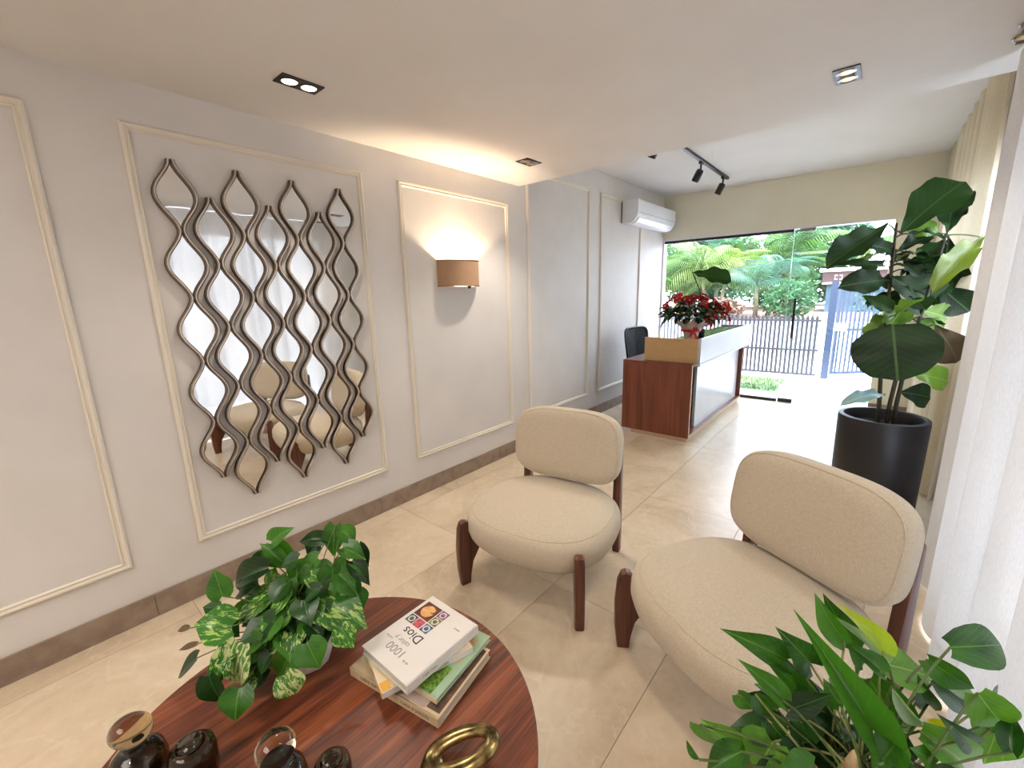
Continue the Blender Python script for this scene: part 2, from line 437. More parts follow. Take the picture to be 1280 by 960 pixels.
def tube_geo(path, rad, seg=8, closed=False):
    """verts, faces of a swept tube"""
    n = len(path); P = [Vector(p) for p in path]
    R = rad if isinstance(rad, (list, tuple)) else [rad] * n
    V = []; Fs = []
    up = None
    for i in range(n):
        a = P[i - 1] if (i > 0 or closed) else P[i]
        b = P[(i + 1) % n] if (i < n - 1 or closed) else P[i]
        t = (b - a)
        t = t.normalized() if t.length > 1e-9 else Vector((0, 0, 1))
        if up is None:
            up = Vector((0, 0, 1)) if abs(t.z) < 0.9 else Vector((1, 0, 0))
        s = t.cross(up).normalized(); up = s.cross(t).normalized()
        for k in range(seg):
            an = 2 * PI * k / seg
            V.append(P[i] + (s * math.cos(an) + up * math.sin(an)) * R[i])
    m = n if closed else n - 1
    for i in range(m):
        for k in range(seg):
            a = i * seg + k; b = i * seg + (k + 1) % seg
            c = ((i + 1) % n) * seg + (k + 1) % seg; d = ((i + 1) % n) * seg + k
            Fs.append((a, b, c, d))
    if not closed:
        Fs.append(tuple(range(seg))[::-1]); Fs.append(tuple((n - 1) * seg + k for k in range(seg)))
    return V, Fs
def tube(name, path, rad, mat, parent=None, seg=8, closed=False):
    V, Fs = tube_geo(path, rad, seg, closed)
    return obj(name, V, Fs, mat, parent, True)
def lathe(name, prof, mat, parent=None, seg=32, center=(0, 0, 0), closed=False, smooth=True, cap=True):
    V = []; Fs = []; n = len(prof)
    for (r, z) in prof:
        for k in range(seg):
            a = 2 * PI * k / seg
            V.append((center[0] + r * math.cos(a), center[1] + r * math.sin(a), center[2] + z))
    for i in range(n if closed else n - 1):
        for k in range(seg):
            j = (i + 1) % n
            Fs.append((i * seg + k, i * seg + (k + 1) % seg, j * seg + (k + 1) % seg, j * seg + k))
    if not closed and cap:
        if prof[0][0] > 1e-5: Fs.append(tuple(range(seg))[::-1])
        if prof[-1][0] > 1e-5: Fs.append(tuple((n - 1) * seg + k for k in range(seg)))
    o = obj(name, V, Fs, mat, parent, smooth)
    bm = bmesh.new(); bm.from_mesh(o.data)
    bmesh.ops.remove_doubles(bm, verts=bm.verts, dist=1e-5)
    bmesh.ops.recalc_face_normals(bm, faces=bm.faces)
    bm.to_mesh(o.data); bm.free()
    if smooth:
        for p in o.data.polygons: p.use_smooth = True
    return o
def auto_sharp(o, deg=40):
    me = o.data
    bm = bmesh.new(); bm.from_mesh(me)
    for e in bm.edges:
        if len(e.link_faces) == 2 and e.calc_face_angle(0) > math.radians(deg): e.smooth = False
    bm.to_mesh(me); bm.free()
    for p in me.polygons: p.use_smooth = True
def prism(name, outline, thick, mat, parent=None, bev=0.006, xf=None):
    """outline in local (r,z), extruded +-thick/2 along the third axis; xf maps (r,t,z)->xyz"""
    bm = bmesh.new()
    a = [bm.verts.new((r, -thick / 2, z)) for r, z in outline]
    f = bm.faces.new(a)
    ex = bmesh.ops.extrude_face_region(bm, geom=[f])
    for v in ex['geom']:
        if isinstance(v, bmesh.types.BMVert): v.co.y += thick
    bmesh.ops.recalc_face_normals(bm, faces=bm.faces)
    if bev:
        es = [e for e in bm.edges if abs(e.verts[0].co.y - e.verts[1].co.y) < 1e-6]
        bmesh.ops.bevel(bm, geom=es, offset=bev, segments=2, affect='EDGES', profile=0.5)
    if xf is not None: bmesh.ops.transform(bm, matrix=xf, verts=bm.verts)
    o = done(name, bm, mat, parent)
    auto_sharp(o, 35)
    return o
def copy_tree(o, parent=None):
    c = o.copy(); COL.objects.link(c)
    if parent is not None: c.parent = parent
    for ch in list(o.children): copy_tree(ch, c)
    return c
def text_mesh(name, body, size, mat, parent, mw, extrude=0.0002, shear=0.0):
    cu = bpy.data.curves.new(name, 'FONT')
    cu.body = body; cu.size = size; cu.align_x = 'CENTER'; cu.align_y = 'CENTER'; cu.extrude = extrude; cu.shear = shear
    cu.resolution_u = 3
    tmp = bpy.data.objects.new(name + '_src', cu)
    COL.objects.link(tmp)
    bpy.context.view_layer.update()
    me = bpy.data.meshes.new_from_object(tmp.evaluated_get(bpy.context.evaluated_depsgraph_get()))
    bpy.data.objects.remove(tmp)
    o = link(name, me, parent, mat)
    o.matrix_local = mw
    return o
def frame(origin, xa, za):
    """matrix with given x axis and normal z"""
    x = Vector(xa).normalized(); z = Vector(za).normalized(); y = z.cross(x)
    m = Matrix((x, y, z)).transposed().to_4x4(); m.translation = Vector(origin)
    return m

# ================================================================ STRUCTURE
W, YB, YS, L = 3.14, -2.8, 3.234, 6.71       # right wall, back wall, ceiling step, front wall
HC, HU = 2.503, 2.90
def struct(o):
    o['kind'] = 'structure'; return o
def boxes(name, lst, mat, parent=None):
    bm = bmesh.new()
    for b in lst: bx(bm, *b)
    return done(name, bm, mat, parent, recalc=False)

floor = struct(boxes('floor', [(-0.2, W + 0.2, YB - 0.2, L + 0.05, -0.14, -0.004)], M['grout']))
tw, tl, gap = 0.647, 1.294, 0.0024
tx = 2.087 - 4 * tw
_tm = {}
def tile_mesh(w, l):
    k = (round(w, 3), round(l, 3))
    if k not in _tm:
        bm = bmesh.new(); bx(bm, 0, w, 0, l, -0.02, 0.0)
        me = bpy.data.meshes.new('tile'); bm.to_mesh(me); bm.free(); me.materials.append(M['tile']); _tm[k] = me
    return _tm[k]
xs = [0.0] + [tx + tw * i for i in range(0, 6) if 0.05 < tx + tw * i < W - .02] + [W]
ys = [YB] + [1.685 + tl * i for i in range(-3, 4)] + [L]
ys = sorted(set(round(v, 4) for v in ys if YB <= v <= L))
for i in range(len(xs) - 1):
    for j in range(len(ys) - 1):
        w = xs[i + 1] - xs[i] - gap; l = ys[j + 1] - ys[j] - gap
        if w < .02 or l < .02: continue
        o = bpy.data.objects.new('tile', tile_mesh(w, l)); COL.objects.link(o)
        o.parent = floor; o.location = (xs[i] + gap / 2, ys[j] + gap / 2, 0)

struct(boxes('wall_left', [(-0.2, 0, YB - 0.2, L + 0.12, 0, 3.1)], M['wall']))
struct(boxes('wall_back', [(0, W, YB - 0.2, YB, 0, 3.1)], M['wall']))
struct(boxes('ceiling', [(0, W, YB, YS, HC, 3.1), (0, W, YS, L, HU, 3.1), (-0.2, W + .2, YB - .2, L + 0.4, 3.1, 3.25)], M['ceiling']))
# right wall with two window openings
w1 = (0.45, 2.86, 0.06, 2.32)
w2 = (3.35, 6.30, 1.13, 2.30)
struct(boxes('wall_right', [(W, W + .2, YB - .2, w1[0], 0, 3.1), (W, W + .2, w1[1], w2[0], 0, 3.1), (W, W + .2, w2[1], L + .12, 0, 3.1),
    (W, W + .2, w1[0], w1[1], 0, w1[2]), (W, W + .2, w1[0], w1[1], w1[3], 3.1),
    (W, W + .2, w2[0], w2[1], 0, w2[2]), (W, W + .2, w2[0], w2[1], w2[3], 3.1)], M['wall']))
# front wall: a header over the glass and a pier on the right
XD = 2.66; HG = 2.288
struct(boxes('wall_front', [(0, W, L, L + .12, HG, 3.1), (XD, W, L, L + .12, 0, HG)], M['wall_front']))
struct(boxes('trim_1', [(0.0, XD, L - .004, L + .11, HG - .02, HG + .001), (0, .022, L - .004, L + .11, 0, HG - .02)], M['white_plastic']))

# skirting of stone pieces
bs = struct(boxes('baseboard_left', [(0, .008, YB, L, 0, .1205)], M['grout']))
yy = YB
for e in [-2.33, -1.04, .25, 1.55, 2.845, 4.14, 5.43, L]:
    bm = bmesh.new(); bx(bm, 0.006, .014, yy + .0012, e - .0012, 0.001, .1225)
    o = done('skirting_piece', bm, M['skirting'], bs); yy = e
struct(boxes('baseboard_right', [(W - .014, W, YB, w1[0], 0, .12), (W - .014, W, w1[1], L, 0, .12)], M['skirting']))
struct(boxes('baseboard_front', [(XD, W - .014, L - .014, L, 0, .12)], M['skirting']))

# wall panel mouldings: mitred frames with a stepped profile
PROF = [(0.0, 0.0), (0.0, .008), (.004, .013), (.010, .016), (.016, .014), (.019, .009), (.025, .008), (.030, .012), (.034, .008), (.036, .0)]
def moulding(name, y0, y1, z0, z1):
    V = []; Fs = []; n = len(PROF)
    for (cy, cz, sy, sz) in ((y0, z0, 1, 1), (y1, z0, -1, 1), (y1, z1, -1, -1), (y0, z1, 1, -1)):
        for d, h in PROF: V.append((h, cy + sy * d, cz + sz * d))
    for c in range(4):
        for k in range(n - 1):
            a = c * n + k; b = ((c + 1) % 4) * n + k
            Fs.append((a, a + 1, b + 1, b))
    o = obj(name, V, Fs, M['moulding'])
    bm = bmesh.new(); bm.from_mesh(o.data); bmesh.ops.recalc_face_normals(bm, faces=bm.faces); bm.to_mesh(o.data); bm.free()
    auto_sharp(o, 30)
    return struct(o)
moulding('trim_2', -0.97, 0.198, .302, 2.333)
moulding('trim_3', 0.4695, 1.635, .302, 2.333)
moulding('trim_4', 1.904, 3.064, .302, 2.333)
moulding('trim_5', 3.336, 4.490, .302, 2.677)
moulding('trim_6', 4.747, 5.879, .302, 2.677)
moulding('trim_7', -2.4, -1.24, .302, 2.333)

# windows in the right wall
def window(name, y0, y1, z0, z1, mull, mat):
    f = .045; x0, x1 = W + .05, W + .11
    bm = bmesh.new()
    bx(bm, x0, x1, y0, y1, z0, z0 + f); bx(bm, x0, x1, y0, y1, z1 - f, z1)
    bx(bm, x0, x1, y0, y0 + f, z0 + f, z1 - f); bx(bm, x0, x1, y1 - f, y1, z0 + f, z1 - f)
    o = struct(done(name, bm, mat, recalc=False))
    cuts = [y0 + f] + list(mull) + [y1 - f]
    for m in mull: box('mullion', (x0, x1, m - .025, m + .025, z0 + f, z1 - f), mat, o)
    for i in range(len(cuts) - 1):
        a = cuts[i] + (.025 if i else 0); b = cuts[i + 1] - (.025 if i < len(cuts) - 2 else 0)
        box('pane', (W + .078, W + .084, a, b, z0 + f, z1 - f), M['glass'], o)
    return o
window('window_1', *w1, [1.25, 2.05], M['white_plastic'])
window('window_2', *w2, [4.55, 4.85, 5.4], M['win_frame'])

# glass front: fixed pane with a black head rail, then the hinged glass door
o = struct(box('window_3', (.022, 1.69, L + .03, L + .04, .03, HG - .055), M['glass']))
box('head_rail', (.022, 1.69, L + .015, L + .055, HG - .055, HG - .02), M['black'], o)
box('foot_rail', (.022, 1.685, L + .015, L + .055, .0, .035), M['black'], o)
box('glass_edge', (1.6905, 1.6935, L + .03, L + .04, .036, HG - .056), M['glass_edge'], o)
d = struct(box('door_1', (1.697, XD - .01, L + .03, L + .04, .012, HG - .03), M['door_glass']))
box('glass_edge', (1.6945, 1.6965, L + .03, L + .04, .06, HG - .05), M['glass_edge'], d)
box('lock_patch', (1.70, 1.868, L + .018, L + .052, .002, .05), M['black'], d, .002)
box('top_patch', (1.75, 1.92, L + .02, L + .05, HG - .06, HG - .022), M['grey_plastic'], d, .002)
bm = bmesh.new(); bx(bm, 1.775, 1.805, L - .045, L - .022, .88, 1.40, .004)
bx(bm, 1.78, 1.80, L - .022, L + .03, .96, .98); bx(bm, 1.78, 1.80, L - .022, L + .03, 1.30, 1.32)
done('door_handle', bm, M['black'], d, recalc=False)

# ================================================================ OUTSIDE
struct(boxes('ground', [(-30, 30, L + .12, 60, -.2, -.035)], M['drive']))
g = struct(boxes('ground_lawn', [(-6, 1.55, 7.35, 8.55, -.035, -.005)], M['lawn']))
struct(boxes('terrace', [(-1, 6, L + .05, 7.35, -.035, -.006)], M['drive']))
random.seed(3)
V = []; Fs = []
for i in range(5200):
    x = random.uniform(-3, 1.55); y = random.uniform(7.36, 8.40); h = random.uniform(.02, .045); a = random.uniform(0, 2 * PI)
    dx, dy = math.cos(a) * .006, math.sin(a) * .006
    k = len(V); V += [(x - dx, y - dy, -.005), (x + dx, y + dy, -.005), (x + random.uniform(-.015, .015), y + random.uniform(-.015, .015), h)]
    Fs.append((k, k + 1, k + 2))
o = obj('grass', V, Fs, M['lawn']); setp(o, 'short bright green grass of the strip inside the fence', 'grass', kind='stuff')
struct(boxes('ground_added_wall', [(5.0, 5.2, -8, 12, -.035, 2.5)], M['white_wall']))  # unseen wall added outside the right windows to cut light on the curtain
# raised planting bed behind a low white wall
struct(boxes('ground_wall', [(-16, 16, 11.2, 11.4, -.035, .80)], M['white_wall']))
struct(boxes('ground_bed', [(-16, 16, 11.4, 24, -.035, .76)], M['mulch']))

# slatted boundary fence
FA, FB = Vector((-3.1, 8.45)), Vector((1.93, 8.80))
fd = (FB - FA).normalized(); fang = math.atan2(fd.y, fd.x)
fence = thing('slat_fence', 'long low grey slat fence with pointed tops, left of the tall blue gate post', 'fence', (FA.x, FA.y, 0), fang)
flen = (FB - FA).length
sme = None
for i in range(int(flen / .066)):
    x = .03 + i * .066
    if sme is None:
        bm = bmesh.new(); bx(bm, -.020, .020, -.009, .009, .04, 1.04)
        vs = [bm.verts.new(p) for p in ((-.013, -.009, 1.04), (.013, -.009, 1.04), (.013, .009, 1.04), (-.013, .009, 1.04), (0, 0, 1.09))]
        for a, b in ((0, 1), (1, 2), (2, 3), (3, 0)): bm.faces.new((vs[a], vs[b], vs[4]))
        o = done('slat', bm, M['fence'], fence); sme = o.data
    else:
        o = bpy.data.objects.new('slat', sme); COL.objects.link(o); o.parent = fence
    o.location = (x, 0, 0)
for z in (.06, .48, .98): box('rail', (0, flen, -.02, .02, z - .018, z + .018), M['fence'], fence)
# gate and its post
pr = setp(boxes('gate_post', [(1.985, 2.085, 9.05, 9.15, -.03, 1.62)], M['gate']), 'tall square blue-grey post between the fence and the open gate', 'post')
boxes('letter_box', [(2.0855, 2.26, 9.06, 9.14, .80, .92)], M['white_plastic'], pr)
gd = (Vector((3.0, 9.95)) - Vector((2.10, 9.22)))
gate = thing('slat_gate', 'tall blue-grey slat gate leaf standing right of its post, half hidden by the fig', 'gate', (2.10, 9.22, 0), math.atan2(gd.y, gd.x))
gl = gd.length
for z in (.05, .80, 1.48): box('rail', (0, gl, -.02, .02, z - .022, z + .022), M['gate'], gate)
box('stile', (0, .04, -.02, .02, .072, 1.458), M['gate'], gate); box('stile', (gl - .04, gl, -.02, .02, .072, 1.458), M['gate'], gate)
sme = None
k = 0; x = .085
while x < gl - .07:
    if sme is None:
        o = box('slat', (-.014, .014, -.008, .008, .07, 1.46), M['gate'], gate); sme = o.data
    else:
        o = bpy.data.objects.new('slat', sme); COL.objects.link(o); o.parent = gate
    o.location = (x, 0, 0); x += .075
# gatehouse beyond
kh = thing('gatehouse', 'low brown gatehouse with a white roof edge beyond the gate', 'building', (1.95, 16.5, .76))
box('wall', (-.6, 1.6, .0, 1.6, 0, .88), M['kiosk_dark'], kh)
box('fascia', (-.72, 1.8, -.14, 1.75, .88, 1.20), M['kiosk'], kh)
box('roof', (-.8, 1.9, -.22, 1.85, 1.20, 1.30), M['roof_white'], kh)
box('ledge', (-.72, 1.8, -.16, -.14, .84, .885), M['roof_white'], kh)
bm = bmesh.new()
for sx in (-1, 1):
    for sz in (-1, 1):
        bx(bm, -.33 + sx * .06 - .035, -.33 + sx * .06 + .035, -.155, -.141, 1.03 + sz * .055 - .012, 1.03 + sz * .055 + .012)
        bx(bm, -.33 + sx * .085 - .012, -.33 + sx * .085 + .012, -.155, -.141, 1.03 + sz * .035 - .022, 1.03 + sz * .035 + .022)
done('emblem', bm, M['roof_white'], kh)

# palms: a few trunks each with its own fronds
def frond_mesh(n=19, ln=.50, droop=.9):
    V = []; Fs = []
    def pt(t): return Vector((0, t, .28 * math.sin(t * PI * .55) - droop * .45 * t ** 2.4))
    for i in range(n):
        t = .12 + .88 * i / (n - 1)
        p = pt(t); l = ln * (math.sin(PI * (.15 + .83 * t)) ** .7)
        for s in (-1, 1):
            d = Vector((s * .85, .55, -.25 - .4 * t)).normalized()
            q = p + d * l; q.z -= l * .25
            m_ = p + d * l * .5 + Vector((0, .013, .014)); m2 = p + d * l * .5 - Vector((0, .013, -.014))
            k = len(V); V += [p, m_, q, m2]; Fs.append((k, k + 1, k + 2, k + 3))
    pts = [pt(i / 8) for i in range(9)]
    tv, tf = tube_geo(pts, [.014 - .0012 * i for i in range(9)], 4)
    k = len(V); V += tv; Fs += [tuple(a + k for a in f) for f in tf]
    me = bpy.data.meshes.new('frond'); me.from_pydata([tuple(v) for v in V], [], Fs); me.update()
    return me
FR = {}
for key in ('frond', 'frond_blue', 'frond_yellow'):
    FR[key] = []
    for dr in (.6, 1.0, 1.5):
        me = frond_mesh(droop=dr); me.materials.append(M[key]); FR[key].append(me)
def palm(x, y, z0, h, size, nf, key, label, trunks=1, seed=0):
    rnd = random.Random(seed)
    t = thing('palm_tree', label, 'palm', (x, y, z0), 0, None)
    for q in range(trunks):
        ox, oy = (0, 0) if trunks == 1 else (rnd.uniform(-.35, .35), rnd.uniform(-.3, .3))
        hh = h * (1 if q == 0 else rnd.uniform(.45, .95))
        top = Vector((ox * 1.8, oy * 1.8, hh))
        tube('trunk', [(ox, oy, 0), (ox * 1.3, oy * 1.3, hh * .5), top], [.07, .05, .04], M['trunk'], t, 7)
        for i in range(nf):
            o = bpy.data.objects.new('frond', rnd.choice(FR[key])); COL.objects.link(o); o.parent = t
            o.location = top; o.scale = (size * rnd.uniform(.8, 1.1),) * 3
            o.rotation_euler = (rnd.uniform(-.15, 1.0), rnd.uniform(-.2, .2), 2 * PI * i / nf + rnd.uniform(-.3, .3))
palm(-5.6, 14.6, .76, 1.0, 1.3, 16, 'frond_yellow', 'yellow-green feathery palm at the far left of the glass front', 3, 1)
palm(-3.7, 17.6, .76, 2.0, 1.4, 17, 'frond_blue', 'pale blue-green palm second from the left behind the fence', 3, 2)
palm(-3.0, 13.4, .76, 1.7, 1.35, 18, 'frond', 'bright green palm directly above the poinsettia', 3, 3)
palm(-1.1, 13.8, .76, 1.35, 1.3, 18, 'frond_yellow', 'yellowish palm with drooping fronds in the middle of the glass front', 3, 4)
palm(.15, 17.0, .76, 2.0, 1.35, 17, 'frond', 'green palm rising behind the edge of the glass door', 3, 5)
palm(.15, 13.2, .76, 1.1, .95, 15, 'frond_blue', 'blue-green palm seen through the glass door beside the gate', 2, 6)
palm(3.6, 20.0, .76, 2.2, 2.0, 13, 'frond_yellow', 'light green palm crown above the gatehouse roof', 1, 7)
def bush(x, y, z, r, h, mat, label, seed, cnt=900, ls=1.0, cat='bush'):
    rnd = random.Random(seed); V = []; Fs = []
    for i in range(cnt):
        d = Vector((rnd.gauss(0, 1), rnd.gauss(0, 1), rnd.gauss(0, 1))).normalized() * rnd.uniform(.5, 1)
        p = Vector((d.x * r, d.y * r, h / 2 + d.z * h / 2))
        a = Vector((rnd.uniform(-1, 1), rnd.uniform(-1, 1), rnd.uniform(-1, 1))).normalized() * rnd.uniform(.05, .1) * ls
        b = a.cross(Vector((rnd.uniform(-1, 1), rnd.uniform(-1, 1), rnd.uniform(-1, 1)))).normalized() * .03 * ls
        k = len(V); V += [p - a, p + b, p + a, p - b]; Fs.append((k, k + 1, k + 2, k + 3))
    o = obj('leafy_tree' if cat == 'tree' else 'bush', V, Fs, mat); o.location = (x, y, z); setp(o, label, cat); return o
bush(.95, 12.4, .76, .6, 1.0, M['bush'], 'dense blue-green bush behind the fence beside the gate post', 1)
for (x_, y_, r_, h_, lb_, sd_) in ((-8.2, 24.0, 2.2, 4.0, 'tall leafy green tree at the far left of the glass front, behind the yellow-green palm', 11), (-3.8, 24.5, 1.9, 3.8, 'leafy tree behind the blue-green palm', 12), (.3, 22.5, 1.9, 4.7, 'tallest leafy tree, in the middle of the view behind the palms', 13)):
    bush(x_, y_, .76, r_, h_, M['bush'], lb_, sd_, 5200, 2.1, 'tree')
bush(-.5, 12.2, .76, .55, .55, M['mulch'], 'low brownish dry bush behind the fence below the drooping palm', 2)
bush(-4.2, 12.6, .76, .8, .9, M['bush'], 'round green bush behind the fence at its left end', 3)
bush(3.2, 12.5, .76, 1.1, .9, M['bush'], 'green bush seen through the bars of the gate', 4)
for x_, lb_ in ((-9.2, 'dark hedge block at the far left behind the palms'), (-6.3, 'dark hedge block behind the yellow-green palm'), (-3.4, 'dark hedge block behind the palm above the poinsettia'), (-.5, 'dark hedge block behind the drooping palm and the door edge')):
    bush(x_, 19.4, .76, 1.42, 1.9, M['bush'], lb_, int(x_ * 10) + 200, 2600, 1.5)
bush(3.15, 9.0, -.03, .3, .8, M['frond_yellow'], 'small pale green shrub between the gate and the fig leaves', 5)

# ================================================================ FURNITURE
# ---- wall mirror: seven staggered columns of five drop-shaped panes
mir = thing('wall_mirror', 'large wall mirror of seven wavy silver columns of drop-shaped panes', 'mirror', (0, 0, 0))
def half_w(t): return .0078 + .0735 * (.5 - .5 * math.cos(2 * PI * t)) ** .92
CH = .3165
pane_me = None
for c in range(7):
    yc = .630 + .1385 * c; zt = 2.203 if c % 2 == 0 else 2.053
    bm = bmesh.new()
    N = 70
    for s in (-1, 1):
        ring = []
        for i in range(N + 1):
            tt = i / N * 5; w = half_w(tt % 1.0 if i < N else 0.0)
            if i == 0 or i == N: w = .0085
            z = zt - tt * CH
            # sheared section: outer/inner, with a raised rounded ridge
            dz = .004
            t2 = (tt + dz) ; slope = (half_w((tt + .01) % 1) - half_w((tt - .01) % 1)) / (.02 * CH)
            nl = math.sqrt(1 + slope * slope); ny, nz = 1 / nl, slope / nl
            hw = .0082
            sec = [(-hw, .004), (-hw, .026), (-hw * .35, .033), (hw * .35, .033), (hw, .026), (hw, .004)]
            ring.append([bm.verts.new((xx, yc + s * (w + q * ny), z + q * nz)) for q, xx in sec])
        for i in range(N):
            for k in range(6):
                bm.faces.new((ring[i][k], ring[i][(k + 1) % 6], ring[i + 1][(k + 1) % 6], ring[i + 1][k]))
        bm.faces.new(ring[0]); bm.faces.new(ring[N][::-1])
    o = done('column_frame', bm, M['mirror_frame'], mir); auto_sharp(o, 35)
    for r in range(5):
        if pane_me is None:
            pts = []
            K = 18
            for s in (1, -1):
                for i in range(K + 1):
                    t = i / K if s == 1 else 1 - i / K
                    pts.append((0, s * (half_w(t) - .004), -t * CH))
            V = [(.012, y, z) for _, y, z in pts]
            p = obj('mirror_pane', V, [tuple(range(len(V)))], M['mirror'], mir); pane_me = p.data
            bm = bmesh.new(); bm.from_mesh(pane_me)
            bmesh.ops.remove_doubles(bm, verts=bm.verts, dist=1e-4)
            ex = bmesh.ops.extrude_face_region(bm, geom=list(bm.faces))
            for v in ex['geom']:
                if isinstance(v, bmesh.types.BMVert): v.co.x -= .006
            bmesh.ops.recalc_face_normals(bm, faces=bm.faces); bm.to_mesh(pane_me); bm.free()
        else:
            p = bpy.data.objects.new('mirror_pane', pane_me); COL.objects.link(p); p.parent = mir
        p.location = (0, yc, zt - r * CH)

# ---- wall sconce
sc = thing('wall_sconce', 'half-round brown linen wall sconce glowing upward on the white panelled wall', 'lamp', (0, 2.42, 1.618))
N = 24; V = []; Fs = []
for rr in (1.0, .965):
    for z in (0, .202):
        for i in range(N + 1):
            a = -PI / 2 + PI * i / N
            V.append((.0015 + .1355 * rr * math.cos(a), .207 * rr * math.sin(a), z))
n = N + 1
for i in range(N):
    Fs += [(i, i + 1, n + i + 1, n + i), (2 * n + i, 3 * n + i, 3 * n + i + 1, 2 * n + i + 1), (n + i, n + i + 1, 3 * n + i + 1, 3 * n + i), (i, 2 * n + i, 2 * n + i + 1, i + 1)]
obj('shade', V, Fs, M['linen'], sc, True); auto_sharp(sc.children[0], 40)
for z in (.0, .196):
    pts = [(.002 + .137 * math.cos(-PI / 2 + PI * i / N), .209 * math.sin(-PI / 2 + PI * i / N), z + .003) for i in range(N + 1)]
    tube('shade_rim', pts, .0035, plain('shade_rim_brown', rgb(120, 90, 68), .8), sc, 6)
box('back_plate', (.0005, .012, -.06, .06, .02, .10), M['white_plastic'], sc, .003)
tube('lamp_arm', [(.012, 0, .025), (.05, 0, .018), (.06, 0, .022)], .006, M['black'], sc)
V = [(.0015, 0, .004)] + [(.0015 + .131 * math.cos(-PI / 2 + PI * i / N), .20 * math.sin(-PI / 2 + PI * i / N), .004) for i in range(N + 1)]
obj('bottom_disc', V, [(0, i + 1, i + 2) for i in range(N)], M['linen'], sc)
lathe('bulb', [(0, .0), (.012, .003), (.020, .02), (.016, .036), (0, .042)], M['bulb'], sc, 14, (.06, 0, .018))
lathe('finial', [(0, -.02), (.012, -.014), (.016, 0), (0, .004)], M['black'], sc, 12, (.075, .06, .0))
add_light('POINT', 'sconce_light', (.066, 2.42, 1.692), 44, (1.0, .80, .55), shadow_soft_size=.03)

# ---- recessed ceiling lights
def downlight(name, x0, x1, y0, y1, label, lens, energy):
    cx_, cy_ = (x0 + x1) / 2, (y0 + y1) / 2
    t = thing(name, label, 'ceiling light', (cx_, cy_, HC), 0)
    a, b = (x1 - x0) / 2, (y1 - y0) / 2
    bm = bmesh.new(); bx(bm, -a, a, -b, b, -.006, -.0005, .001)
    done('frame', bm, M['black'], t)
    for s in (-1, 1):
        lathe('lamp', [(0, -.0085), (.026, -.0075), (.034, -.0065)], lens, t, 20, (0, s * b * .46, 0), cap=False)
        lathe('lamp_ring', [(.033, -.0062), (.036, -.010), (.040, -.0062)], M['steel'] if lens is M['lens_dim'] else M['black'], t, 20, (0, s * b * .46, 0), cap=False)
        if energy:
            add_light('SPOT', 'downlight_beam', (cx_, cy_ + s * b * .46, HC - .02), energy * .8, (1.0, .90, .76), (0, 0, 0), spot_size=math.radians(105), spot_blend=.7, shadow_soft_size=.035)
    return t
downlight('recessed_light', .455, .557, .955, 1.142, 'black twin recessed ceiling light with two lit lamps near the mirror', M['lens'], 19)
downlight('recessed_light', .462, .575, 2.630, 2.800, 'black twin recessed ceiling light beyond the glow of the sconce', M['lens_dim'], 34)
downlight('recessed_light', 2.337, 2.437, 2.625, 2.808, 'twin recessed ceiling light with amber lamps near the curtains', M['lens_dim'], 18)
downlight('recessed_light', 2.924, 2.964, 2.62, 2.88, 'dark recessed fitting cut by the top right corner', M['lens_dim'], 0)
# two more such lamps, added out of view to warm the near room
for (x, y) in ((1.5, -.9), (2.4, .9)):
    downlight('recessed_light', x - .05, x + .05, y - .094, y + .094, 'added unseen twin ceiling light behind the camera' if y < 0 else 'added unseen twin ceiling light above the front plant', M['lens'], 22)

# ---- black track with spotlights on the upper ceiling
tr = thing('track_light', 'black ceiling track with spotlights above the reception desk', 'track light', (1.01, 4.9, HU), 0)
box('track', (-.018, .018, -1.2, 1.21, -.03, -.001), M['black'], tr, .003)
for y in (-1.0, .17, 1.02):
    s = lathe('spot_head', [(0, 0), (.034, .0), (.038, .006), (.038, .115), (.028, .128), (0, .128)], M['black'], tr, 18)
    mh = Matrix.Translation((0, y, -.105)) @ Matrix.Rotation(math.radians(26), 4, 'Y') @ Matrix.Translation((0, 0, -.128))
    s.matrix_basis = mh
    st = tube('stem', [(0, y, -.03), (0, y, -.08), (0, y, -.112)], .010, M['black'], s, 8)
    st.matrix_parent_inverse = mh.inverted()
    ad = box('adapter', (-.014, .014, y - .04, y + .04, -.055, -.031), M['black'], s, .002)
    ad.matrix_parent_inverse = mh.inverted()

# ---- split air conditioner
ac = thing('air_conditioner', 'white split air conditioner high on the wall left of the glass front', 'air conditioner', (0, 5.92, 2.385))
prof = [(.0, .0), (.10, .0), (.155, .018), (.20, .07), (.212, .12), (.212, .262), (.20, .275), (0, .275)]
ypr = Matrix.Rotation(0, 4, 'Z')
V = []; Fs = []
for y in (-.64, .64):
    for x, z in prof: V.append((x + .014, y, z))
k = len(prof)
for i in range(k): Fs.append((i, (i + 1) % k, k + (i + 1) % k, k + i))
Fs += [tuple(range(k)), tuple(range(k, 2 * k))[::-1]]
bm = bmesh.new(); me = bpy.data.meshes.new('t'); me.from_pydata(V, [], Fs); bm.from_mesh(me)
bmesh.ops.recalc_face_normals(bm, faces=bm.faces)
bmesh.ops.bevel(bm, geom=[e for e in bm.edges if e.calc_face_angle(0) > .6], offset=.006, segments=2, affect='EDGES', profile=.5)
o = done('body', bm, M['white_plastic'], ac); auto_sharp(o, 30)
box('back_plate', (.0005, .013, -.635, .635, .01, .265), M['black'], ac)  # black edge stands in for the shaded gap behind the unit
lv = prism('louvre', [(.105, -.004), (.160, .012), (.203, .062), (.206, .058), (.164, .006), (.108, -.009)], 1.16, M['white_plastic'], ac, 0, Matrix(((1, 0, 0, .014), (0, 1, 0, 0), (0, 0, 1, 0), (0, 0, 0, 1))))
bm = bmesh.new()
